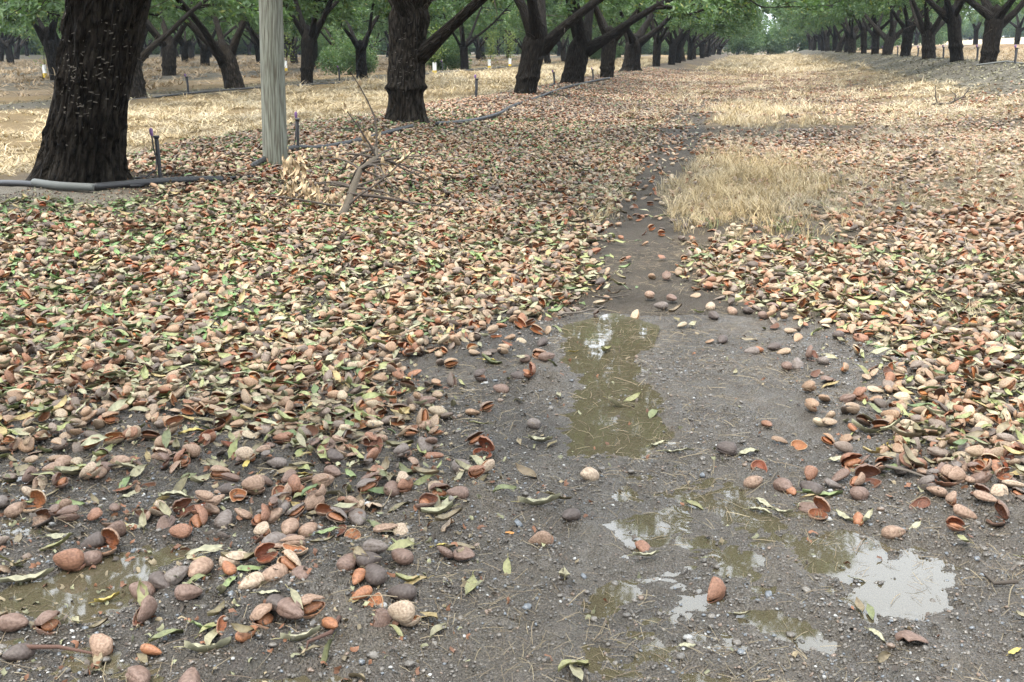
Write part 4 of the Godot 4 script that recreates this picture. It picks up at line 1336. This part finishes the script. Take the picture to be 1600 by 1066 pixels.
func build_irrigation() -> void:
	hose([Vector2(-5.6, -5.35), Vector2(-4.8, -5.2), Vector2(-4.15, -4.92), Vector2(-3.72, -4.76)], 0.017, 0.014, "black irrigation hose running out of frame past the thick trunk", mat.hose)
	hose([Vector2(-3.80, -4.79), Vector2(-3.58, -4.71), Vector2(-3.40, -4.74)], 0.021, 0.03, "pale grey pipe sleeve in front of the thick trunk base", mat.sleeve, "pipe_sleeve")
	hose([Vector2(-3.44, -4.80), Vector2(-3.33, -5.05), Vector2(-3.2, -5.3), Vector2(-3.07, -5.50)], 0.021, 0.024, "thick black hose end beside the first sprinkler stake", mat.hose)
	hose([Vector2(-3.34, -4.98), Vector2(-3.22, -5.32), Vector2(-3.0, -5.8)], 0.009, 0.012, "thin black tube lying behind the thick hose end", mat.hose)
	hose([Vector2(-3.13, -6.0), Vector2(-3.22, -6.45), Vector2(-3.3, -6.97), Vector2(-3.27, -7.41), Vector2(-3.21, -8.06), Vector2(-3.19, -8.61), Vector2(-3.14, -9.2)], 0.019, 0.034, "black hose passing behind the wooden post", mat.hose)
	hose([Vector2(-3.08, -9.8), Vector2(-3.02, -10.9), Vector2(-2.94, -11.8), Vector2(-3.1, -13.2), Vector2(-3.22, -15.4), Vector2(-3.35, -18.9), Vector2(-3.34, -24.0)], 0.02, 0.034, "black hose curving past the collared trunk down the row", mat.hose)
	hose([Vector2(-9.5, -13.6), Vector2(-9.75, -16.5), Vector2(-9.7, -19.5), Vector2(-9.72, -23.0), Vector2(-9.75, -27.0), Vector2(-9.7, -33.0), Vector2(-9.7, -45.0)], 0.02, 0.02, "thin black hose along the second row at left", mat.hose)
	build_sprinkler(-3.40, -5.37, 0.30, 0.02, "black sprinkler stake between the thick trunk and the post")
	build_sprinkler(-3.30, -7.05, 0.30, -0.1, "black sprinkler stake standing just behind the wooden post")
	build_sprinkler(-3.85, -14.1, 0.34, -0.06, "black sprinkler stake right of the collared trunk", 1.5)
	build_sprinkler(-3.75, -19.4, 0.30, 0.05, "black sprinkler stake after the third trunk of the left row", 1.5)
	build_sprinkler(-3.55, -22.9, 0.30, 0.08, "black sprinkler stake after the fourth trunk of the left row", 1.5)
	build_sprinkler(-3.75, -31.7, 0.30, 0.0, "far sprinkler stake down the left row", 1.6)
	var k := 0
	for z in [-20.6, -24.0, -28.2, -32.6, -37.2, -41.5, -45.6]:
		build_sprinkler(4.55, z, 0.34, 0.04 * (k % 3 - 1), ["sprinkler stake at the right frame edge on the berm", "sprinkler stake between first and second trunks of the right row", "sprinkler stake between second and third trunks of the right row", "sprinkler stake between third and fourth trunks of the right row", "sprinkler stake between fourth and fifth trunks of the right row", "sprinkler stake between fifth and sixth trunks of the right row", "sprinkler stake between sixth and seventh trunks of the right row"][k], 1.8)
		k += 1
	k = 0
	for q in [[-10.3, -17.4], [-10.0, -23.9], [-10.2, -29.0], [-10.3, -33.5]]:
		build_sprinkler(q[0], q[1], 0.36, 0.03, ["sprinkler stake between first and second trunks of the second left row", "sprinkler stake between third and fourth trunks of the second left row", "sprinkler stake just past the fourth trunk of the second left row", "sprinkler stake near the white guarded sapling of the second left row"][k], 1.6)
		k += 1

func build_branch() -> void:
	rng.seed = 107
	var at := Vector3(-2.1, height(-2.1, -5.2), -5.2)
	var o := base("fallen_branch", at)
	var stem := Shape.new()
	var pts := [Vector3(0.06, 0.02, 0.42), Vector3(0.02, 0.06, 0.2), Vector3(-0.02, 0.14, 0.0), Vector3(-0.05, 0.22, -0.2), Vector3(-0.02, 0.27, -0.38), Vector3(-0.08, 0.31, -0.55), Vector3(-0.2, 0.33, -0.62)]
	tube(stem, pts, [0.02, 0.021, 0.022, 0.018, 0.015, 0.011, 0.007], 9, Color(0.5, 0.47, 0.38), 0.0, 0.2)
	part("stem", stem.mesh(mat.stick), o)
	var butt := Shape.new()
	tube(butt, [Vector3(0.075, 0.012, 0.5), Vector3(0.06, 0.022, 0.41)], [0.017, 0.0205], 9)
	var red := plain(0.16, 0.055, 0.035, 0.7)
	part("broken_end", butt.mesh(red), o)
	var tips := []
	for w in 28:
		var k := rng.randi_range(1, 5)
		var tw := Shape.new()
		var d := Vector3(rng.randf_range(-1.2, 0.7), rng.randf_range(-0.25, 0.35), rng.randf_range(-0.6, 0.4))
		var q := bent(pts[k], d, rng.randf_range(0.2, 0.62), Vector3.DOWN * 0.5, 5, 0.2)
		tube(tw, q, tapered(6, 0.008, 0.0025), 5, Color(0.45, 0.42, 0.4))
		part("twig", tw.mesh(mat.stick), o)
		tips.append_array([q[3], q[4], q[5]])
	var long := Shape.new()
	tube(long, [Vector3(-0.02, 0.12, 0.1), Vector3(0.15, 0.1, 0.05), Vector3(0.32, 0.045, -0.1), Vector3(0.52, 0.03, -0.12)], [0.009, 0.009, 0.007, 0.004], 6, Color(0.4, 0.36, 0.34))
	part("twig", long.mesh(mat.stick), o)
	var dry := [leaf_shape(1, 7).mesh(mat.fallen), leaf_shape(2, 7).mesh(mat.fallen)]
	var buff: StandardMaterial3D = mat.fallen.duplicate()
	buff.albedo_color = lin(0.46, 0.34, 0.2)
	var spots := []
	for c in [[Vector3(-0.42, 0.24, -0.1), 18], [Vector3(-0.16, 0.36, -0.7), 10], [Vector3(-0.36, 0.12, 0.0), 15], [Vector3(-0.22, 0.08, 0.12), 10], [Vector3(-0.05, 0.07, 0.18), 9]]:
		for i in c[1]:
			spots.append(c[0] + Vector3(rng.randf_range(-0.07, 0.07), rng.randf_range(-0.05, 0.05), rng.randf_range(-0.07, 0.07)))
	for t in tips:
		if rng.randf() < 0.4:
			spots.append(t)
	for p in spots:
		var size := rng.randf_range(0.06, 0.095)
		var b := Basis(Vector3.UP, rng.randf() * TAU) * Basis(Vector3.BACK, -1.2 + rng.randfn() * 0.35)
		var l := part("dry_leaf", dry[rng.randi_range(0, 1)], o, Transform3D(b * Basis.from_scale(Vector3.ONE * size), p))
		l.set_surface_override_material(0, buff)
	o.scale = Vector3.ONE * 0.95
	tag(o, "broken fallen branch with curled dry buff leaves, right of the post", "branch")

func build_twigs() -> void:
	rng.seed = 118
	var words := ["dark twig with green leaf sprays lying on the left drift", "short dark twig across the track above the puddle", "bent dark twig at the right edge of the gravel", "long dark twig beside the water at left edge", "thin reddish twig at the foot of the muddy islet", "dark twig half buried in the left drift", "thin twig in the dry grass right of the tuft", "dark twig in the litter at right", "pale twig on the mud bank above the puddle", "reddish stick lying in the water at bottom left", "thin stalk on the right drift edge", "thin dark twig crossing the lip of the left drift", "dark stick in the far wheel track", "dark twig on the drift behind the fallen branch"]
	for i in twig_paths.size():
		var path: Array = twig_paths[i]
		var lift := 0.016 if i in [0, 5, 7, 8, 11, 13] else 0.007
		var pts := on_ground(path, lift)
		var n := pts.size()
		for k in n:
			pts[k] += Vector3(rng.randf_range(-1, 1), rng.randf_range(-0.3, 1), rng.randf_range(-1, 1)) * 0.009
			pts[k].y = maxf(pts[k].y, WATER_LEVEL + 0.003)
		var c := Color(0.45, 0.42, 0.4)
		if i in [4, 9]:
			c = Color(0.7, 0.42, 0.36)
		elif i in [8, 10]:
			c = Color.WHITE
		var s := Shape.new()
		tube(s, pts, tapered(maxi(n, 2), 0.0042 if i != 0 else 0.008, 0.002), 6, c)
		if i == 0:
			var o := base("twig", Vector3.ZERO)
			part("stem", s.mesh(mat.stick), o)
			var green: StandardMaterial3D = mat.fallen.duplicate()
			green.albedo_color = lin(0.19, 0.26, 0.08)
			var lm := leaf_shape(3, 6).mesh(mat.fallen)
			for k in 18:
				var p: Vector3 = pts[mini(int(n * (0.55 if k < 8 else 0.92)), n - 1)] + Vector3(rng.randf_range(-0.03, 0.03), 0.012, rng.randf_range(-0.03, 0.03))
				var size := rng.randf_range(0.045, 0.07)
				part("leaf", lm, o, Transform3D(Basis(Vector3.UP, rng.randf() * TAU) * Basis(Vector3.BACK, rng.randf_range(-0.1, 0.6)) * Basis.from_scale(Vector3(size, size, size * 0.8)), p)).set_surface_override_material(0, green)
			tag(o, words[i], "twig", "twigs on the ground")
		else:
			var o := part("twig", s.mesh(mat.stick), self)
			tag(o, words[i], "twig", "twigs on the ground")
	# the forked dead branch on the pale grass at right, and the stick under the first trunk of the right row
	var f := Shape.new()
	var g := Vector3(2.5, height(2.5, -15.0), -15.0)
	tube(f, [g + Vector3(-0.18, 0.02, 0), g + Vector3(0.05, 0.03, 0), g + Vector3(0.22, 0.12, -0.05), g + Vector3(0.3, 0.24, -0.05)], [0.014, 0.014, 0.01, 0.005], 6, Color(0.4, 0.38, 0.36))
	tube(f, [g + Vector3(-0.1, 0.02, 0), g + Vector3(-0.14, 0.12, 0.02), g + Vector3(-0.15, 0.27, 0)], [0.012, 0.009, 0.004], 6, Color(0.4, 0.38, 0.36))
	tube(f, [g + Vector3(0.1, 0.04, 0), g + Vector3(0.12, 0.14, 0.02), g + Vector3(0.05, 0.2, 0)], [0.01, 0.008, 0.004], 6, Color(0.4, 0.38, 0.36))
	tag(part("dead_branch", f.mesh(mat.stick), self), "small forked dead branch on pale grass at right", "branch")
	var w := Shape.new()
	var a := Vector3(4.02, height(4.02, -21.2) + 0.03, -21.2)
	tube(w, [a, Vector3(4.5, height(4.5, -21.0) + 0.03, -21.0), Vector3(5.0, height(5.0, -20.7) + 0.02, -20.7)], [0.016, 0.016, 0.013], 8)
	tag(part("white_pipe", w.mesh(mat.sleeve), self), "short pale pipe lying at the foot of the first right row trunk", "pipe")

func build_sapling(x: float, z: float, label: String, seeded: int, leafy: bool) -> void:
	rng.seed = 300 + seeded
	var o := base("guarded_sapling", Vector3(x, height(x, z), z), rng.randf() * 1.5)
	for half in 2:
		var s := Shape.new()
		var lo := 0.0 if half == 0 else 0.115
		var hi := 0.12 if half == 0 else 0.36
		var r := 0.048 if half == 0 else 0.044
		for h in [lo, hi]:
			for c in [Vector2(-1, -1), Vector2(1, -1), Vector2(1, 1), Vector2(-1, 1)]:
				s.add(Vector3(c.x * r, h, c.y * r))
		for k in 4:
			s.quad(k, (k + 1) % 4, 4 + (k + 1) % 4, 4 + k)
		part("yellow_base" if half == 0 else "white_sleeve", s.mesh(mat.yellow if half == 0 else mat.white), o)
	var t := Shape.new()
	var pts := bent(Vector3(0, 0, 0), Vector3(0.05, 1, 0.05), 1.3, Vector3.ZERO, 5, 0.06)
	tube(t, pts, tapered(6, 0.014, 0.005), 6, BARK)
	part("stem", t.mesh(mat.bark), o)
	var c := Shape.new()
	for i in (420 if leafy else 160):
		var p: Vector3 = pts[rng.randi_range(2, 5)] + Vector3(rng.randfn(), rng.randfn() * 0.8, rng.randfn()) * 0.15
		leaf_at(c, p, Vector3(rng.randf_range(-1, 1), rng.randf_range(-1, 0.5), rng.randf_range(-1, 1)).normalized(), rng.randf_range(0.06, 0.1), Color(0.16, 0.2, 0.05) * rng.randf_range(0.7, 1.2))
	part("crown", c.mesh(mat.leaf), o)
	tag(o, label, "sapling", "young trees in white guards")

func build_scars(tree: Node3D, p: Dictionary, count: int) -> void:
	# flakes of pale bark standing a millimetre or two off the trunk
	rng.seed = 400 + int(p.seed)
	var s := Shape.new()
	for i in count:
		var h := clampf(0.6 + 0.17 * rng.randfn(), 0.2, 1.1)
		var a := 1.45 + 0.5 * rng.randfn()
		var r: float = p.r * (1.07 + 0.02 * rng.randf())
		var w := rng.randf_range(0.006, 0.024)
		var t := rng.randf_range(0.0015, 0.004)
		var lean: Vector2 = p.lean
		var tilt := rng.randfn() * 0.25
		var corners := []
		for q in [Vector2(-1, -1), Vector2(1, -1), Vector2(1, 1), Vector2(-1, 1)]:
			var aa: float = a + q.x * w * 0.5 / r
			var hh: float = h + q.y * t * (0.5 + rng.randf()) + q.x * tilt * w * 0.5
			corners.append(s.add(Vector3(lean.x * hh + cos(aa) * r, hh, lean.y * hh + sin(aa) * r) , Vector2.ZERO, Color(1, 1, 1) * rng.randf_range(0.4, 1.0)))
		s.quad(corners[0], corners[3], corners[2], corners[1])
	var o := part("bark_flakes", s.mesh(plain(0.11, 0.092, 0.072, 0.8, true)), tree)
	o.set_meta("kind", "stuff")

func count_word(i: int) -> String:
	return ["first", "second", "third", "fourth", "fifth", "sixth", "seventh", "eighth", "ninth", "tenth", "eleventh", "twelfth", "thirteenth", "fourteenth", "fifteenth", "sixteenth", "seventeenth", "eighteenth", "nineteenth", "twentieth", "twenty first", "twenty second", "twenty third", "twenty fourth", "twenty fifth"][mini(i, 24)]

func build_trees() -> void:
	# first row on the left: built one by one as their trunks show
	var first := {"seed": 1, "r": 0.188, "fork": 1.35, "lean": Vector2(0.27, 0.03), "graft": 0.3, "lip": 0.03, "flare": 0.32, "ridge": 0.15, "sides": 110, "rows": 130, "bark": mat.wet_bark, "limbs": [[0.2, 58, 0.02], [2.2, 48, 0.0], [3.6, 60, 0.05], [5.2, 50, 0.0], [5.9, 58, 0.1]], "leaf": 0.115, "per": 120, "reach": 1.25}
	var t := make_tree(first)
	build_scars(t, first, 170)
	set_tree(t, -3.72, -5.08, 0.0, 1.0, "thick dark wet trunk at far left behind the grey pipe sleeve", "trees of the row left of the track")
	var second := {"seed": 2, "r": 0.165, "fork": 1.32, "lean": Vector2(0.06, 0.0), "graft": 0.36, "lip": 0.16, "flare": 0.42, "ridge": 0.12, "sides": 80, "rows": 96, "limbs": [[0.15, 38, -0.42], [1.7, 55, 0.0], [3.4, 52, 0.0], [4.9, 55, 0.05], [0.5, 62, 0.1], [6.0, 54, 0.08]], "dead": 3, "leaf": 0.115, "per": 130, "reach": 1.22}
	t = make_tree(second)
	build_scars(t, second, 60)
	set_tree(t, -3.46, -9.94, 0.0, 1.0, "tree with a thick graft collar, right of the wooden post", "trees of the row left of the track")
	var words := ["black leaning trunk just right of the collared tree, third in its row", "black forked trunk, fourth in the row left of the track", "slimmer trunk with a pale foot, fifth in the row left of the track", "split footed trunk, sixth in the row left of the track"]
	var spec := [
		{"seed": 3, "r": 0.185, "fork": 1.1, "lean": Vector2(0.2, 0.0), "graft": 0.28, "lip": 0.1, "flare": 0.1, "ridge": 0.1, "sides": 48, "rows": 60, "bark": mat.wet_bark, "limbs": [[0.05, 42, -0.1], [3.0, 70, 0.05], [1.4, 50, 0.0], [4.6, 50, 0.0]], "dead": 2, "reach": 1.2},
		{"seed": 4, "r": 0.21, "fork": 1.05, "lean": Vector2(0.22, 0.0), "graft": 0.22, "lip": 0.04, "flare": 0.12, "ridge": 0.1, "sides": 44, "rows": 50, "bark": mat.wet_bark, "limbs": [[0.0, 32, -0.1], [3.3, 66, 0.05], [1.5, 50, 0.0], [4.9, 55, 0.0]]},
		{"seed": 5, "r": 0.165, "fork": 1.2, "lean": Vector2(0.06, 0.0), "graft": 0.26, "lip": 0.12, "flare": 0.12, "ridge": 0.1, "sides": 40, "rows": 44, "limbs": [[0.2, 45, 0.0], [2.4, 55, 0.0], [4.2, 52, 0.0]], "dead": 2},
		{"seed": 6, "r": 0.24, "fork": 1.05, "lean": Vector2(0.08, 0.0), "graft": 0.2, "lip": 0.05, "flare": 0.5, "ridge": 0.1, "sides": 36, "rows": 40, "bark": mat.wet_bark, "limbs": [[0.1, 36, 0.0], [1.8, 50, 0.0], [3.4, 55, 0.0], [5.0, 45, 0.0]]},
	]
	var spots := [[-3.6, -16.16], [-3.67, -20.8], [-3.59, -25.28], [-3.7, -31.3]]
	for i in 4:
		set_tree(make_tree(spec[i]), spots[i][0], spots[i][1], 0.0, 1.0, words[i], "trees of the row left of the track")
	# the rest come from five variants
	var variants := []
	for v in 7:
		variants.append(make_tree({"seed": 20 + v, "r": [0.15, 0.16, 0.14, 0.165, 0.148, 0.17, 0.138][v], "fork": [1.05, 0.92, 1.15, 1.0, 1.1, 0.85, 1.2][v], "lean": Vector2([0.05, -0.1, 0.16, 0.0, -0.05, 0.2, -0.16][v], [0.05, 0.0, -0.06, 0.12, 0.0, -0.1, 0.08][v]), "graft": [0.24, 0.27, 0.22, 0.25, 0.3, 0.2, 0.33][v], "lip": [0.13, 0.1, 0.05, 0.14, 0.11, 0.03, 0.16][v], "flare": 0.1, "ridge": 0.1, "sides": 26, "rows": 32, "clear": [1.5, 1.45, 0.85, 0.75, 1.4, 1.5, 1.45][v], "bark": mat.bark if v % 2 else mat.wet_bark, "dead": 2 if v < 3 else 0}))
	var round_trees := []
	for v in 3:
		round_trees.append(make_round_tree(v))
	rng.seed = 129
	var k := 0
	var row_words := "tree of the row left of the track"
	for z in [-39.2, -44.0, -48.4, -53.0, -58.0, -63.0, -68.0, -73.0, -78.5, -84.0, -90.0, -96.0]:
		var i := 6 + k
		set_tree(variants[[0, 1, 4, 5, 6][rng.randi_range(0, 4)]].duplicate(), -3.65 + rng.randf_range(-0.15, 0.15), z, rng.randf() * TAU, rng.randf_range(0.92, 1.08), "%s %s" % [count_word(i), row_words], "trees of the row left of the track")
		k += 1
	k = 0
	for z in [-21.9, -25.5, -30.1, -34.6, -39.4, -43.2, -48.0, -52.5, -57.0, -61.5, -66.0, -71.0, -76.0, -81.5, -87.0, -93.0]:
		set_tree(variants[[0, 6, 1, 4, 5, 0, 6, 1, 3, 5, 4, 2, 3, 6, 0, 1][k]].duplicate(), 4.4 + rng.randf_range(-0.1, 0.1), z, rng.randf() * TAU, rng.randf_range(0.95, 1.05), "%s tree from the frame edge in the row on the right berm" % count_word(k), "trees of the row on the right berm")
		k += 1
	# the same two rows go on beside and behind the camera; their crowns shade the floor
	for q in [[-3.6, 0.0], [-3.6, 4.9], [4.6, -3.4], [4.4, 1.2], [4.4, 5.8]]:
		set_tree(variants[rng.randi_range(0, 6)].duplicate(), q[0], q[1], rng.randf() * TAU, 1.0, "almond tree beside the camera, its crown over the alley", "trees beside the camera")
	k = 0
	for q in [[-10.0, -15.3], [-10.2, -19.0], [-10.0, -22.0], [-10.2, -25.9], [-10.5, -36.9], [-10.3, -46.5], [-10.2, -51.0], [-10.3, -56.0], [-10.2, -61.0], [-10.2, -66.0], [-10.3, -72.0], [-10.2, -78.0], [-10.2, -85.0]]:
		set_tree(variants[[1, 5, 6, 0, 4, 1, 5, 3, 2, 4, 6, 0, 3][k]].duplicate(), q[0], q[1], [0.4, 2.6, 4.4, 5.5, 1.0, 2.0, 3.0, 4.0, 5.0, 0.0, 1.0, 2.0, 3.0][k], [0.95, 1.02, 1.05, 0.9, 0.95, 1, 1, 1, 1, 1, 1, 1, 1][k], "%s tree of the second row at left, beyond the golden alley" % count_word(k), "trees of the second row at left")
		k += 1
	for row in 8:
		var x0 := -16.8 - 6.6 * row
		var z := -9.0 - 4.0 * row
		k = 0
		while z > -96.0:
			var x := x0 + rng.randf_range(-0.5, 0.5)
			var zz := z + rng.randf_range(-0.6, 0.6)
			if in_view(Vector3(x, 0.9, zz), 130.0) and rng.randf() < 0.93:
				set_tree(variants[rng.randi_range(0, 6)].duplicate(), x, zz, rng.randf() * TAU, rng.randf_range(0.88, 1.12), "%s visible tree along the %s row at left" % [count_word(k), count_word(row + 2)], "trees of the deeper rows at left")
				k += 1
			z -= 4.7
	k = 0
	for q in [[13.0, -58.8], [13.1, -70.0], [12.9, -94.0], [12.9, -105.0], [13.0, -125.0]]:
		set_tree(variants[(k * 2) % 5].duplicate(), q[0], q[1], rng.randf() * TAU, 0.95, "%s thin tree behind the right row, against the pale field" % count_word(k), "trees behind the right row")
		k += 1
	for i in 11:
		var x := -14.0 + 3.0 * i
		set_tree(round_trees[i % 3].duplicate(), x, -103.0 - rng.randf() * 8.0, rng.randf() * TAU, rng.randf_range(0.95, 1.3), "%s from left of the far green trees closing the alley" % count_word(i), "trees closing the end of the alley")
	for i in 24:
		var x := 13.0 + 2.3 * i + rng.randf_range(-0.8, 0.8)
		if i in [15]:
			continue
		set_tree(round_trees[i % 3].duplicate(), x, -172.0 + rng.randf_range(-8, 8), rng.randf() * TAU, rng.randf_range(1.1, 1.7), "%s from left of the hazy skyline trees beyond the field" % count_word(i), "skyline trees beyond the field")
	for i in 70:
		var a := lerpf(0.1, 0.98, i / 69.0)
		var d := 112.0 + 9.0 * (i % 2)
		set_tree(round_trees[i % 3].duplicate(), -d * sin(a), -d * cos(a), rng.randf() * TAU, rng.randf_range(1.0, 1.5), "distant tree at the far edge of the orchard at left", "distant orchard edge trees")
	k = 0
	for q in [[-11.6, -37.5, 0.42], [-12.6, -31.0, 0.36], [-19.5, -45.0, 0.5], [-8.6, -60.0, 0.4], [-26.0, -36.0, 0.45]]:
		set_tree(round_trees[k % 3].duplicate(), q[0], q[1], k * 1.3, q[2], ["low leafy green bush right of the collared trunk, far back", "low leafy green bush just left of the collared trunk", "third low green bush among the deeper rows", "low green bush near the end of the golden alley", "low green bush far back at left"][k], "low bushy regrowth")
		k += 1
	k = 0
	for q in [[-9.7, -30.7], [-9.9, -38.2], [-10.0, -42.0], [-16.0, -33.5], [-20.0, -26.1], [-16.2, -39.2]]:
		build_sapling(q[0], q[1], ["leafy young tree in a white and yellow guard right of the collared trunk", "second young tree in a white and yellow guard", "third young tree in a white and yellow guard", "white guarded sapling just right of the wooden post, far back", "white guarded sapling seen left of the thick trunk", "white guarded sapling in the third row, far back"][k], k, k < 3)
		k += 1

func _ready() -> void:
	# camera: a phone held low, level lens shifted down by the crop of the picture
	var cam := Camera3D.new()
	cam.name = "camera"
	cam.projection = Camera3D.PROJECTION_FRUSTUM
	cam.near = 0.05
	cam.far = 900.0
	cam.size = 0.05 * 1066.0 / 1600.0
	cam.frustum_offset = Vector2(0.0, -0.05 * 123.0 / 1600.0)
	cam.position = eye
	cam.rotation_degrees = Vector3(-11.928, 13.281, 0.0)
	add_child(cam)
	cam.current = true
	view = cam.transform
	var env := Environment.new()
	env.background_mode = Environment.BG_SKY
	var sky := ProceduralSkyMaterial.new()
	# an overcast sky is about three times as bright overhead as at the horizon
	sky.sky_top_color = Color(0.93, 0.96, 1.0)
	sky.sky_horizon_color = Color(0.78, 0.81, 0.845)
	sky.sky_curve = 0.4
	sky.ground_bottom_color = Color(0.25, 0.23, 0.2)
	sky.ground_horizon_color = Color(0.5, 0.48, 0.44)
	sky.sky_energy_multiplier = 1.0
	env.sky = Sky.new()
	env.sky.sky_material = sky
	env.tonemap_mode = Environment.TONE_MAPPER_LINEAR
	env.tonemap_exposure = 6.0
	env.fog_enabled = true
	env.fog_density = 0.0003
	env.fog_light_color = Color(0.86, 0.93, 1.0)
	env.sdfgi_enabled = true
	env.ssao_enabled = true
	env.ssil_enabled = true
	var we := WorldEnvironment.new()
	we.name = "world_environment"
	we.environment = env
	add_child(we)
	var sun := DirectionalLight3D.new()
	sun.name = "overcast_sun"
	sun.light_energy = 0.45
	sun.light_angular_distance = 18.0
	sun.light_color = Color(1.0, 0.98, 0.95)
	sun.rotation_degrees = Vector3(-68, -25, 0)
	sun.shadow_enabled = true
	add_child(sun)

	coarse.frequency = 9.0
	coarse.fractal_octaves = 3
	coarse.seed = 5
	fine.frequency = 34.0
	fine.fractal_octaves = 2
	fine.seed = 8
	broad.frequency = 0.45
	broad.fractal_octaves = 3
	broad.seed = 2
	for q in [[wheel_puddle, 0.013], [apron_water, 0.0028], [left_water, 0.0034], [track_pool, 0.008], [lower_pool, 0.008], [sky_puddle, 0.008], [stony_pool, 0.006], [left_puddle, 0.014], [corner_pool, 0.004], [edge_pool, 0.008], [edge_pool_b, 0.007]]:
		var box := Rect2(q[0][0], Vector2.ZERO)
		for p in q[0]:
			box = box.expand(p)
		pools.append([q[0], q[1], box.grow(0.1)])
	make_materials()
	build_ground()
	build_pool(wheel_puddle, "long brown puddle in the wheel track", 10)
	build_pool(apron_water, "shallow water over gravel reflecting white sky at bottom right", 26)
	build_pool(left_water, "brown puddle with almonds at bottom left", 18)
	print("ground ", Time.get_ticks_msec())
	build_trees()
	print("trees ", Time.get_ticks_msec())
	build_post()
	build_irrigation()
	build_branch()
	make_almonds()
	build_placed_almonds()
	build_drifts()
	print("almonds ", Time.get_ticks_msec())
	build_leaves()
	build_crumbs()
	build_twigs()
	build_grass()
	build_gravel()
	build_straw_bits()
	print("done ", Time.get_ticks_msec())
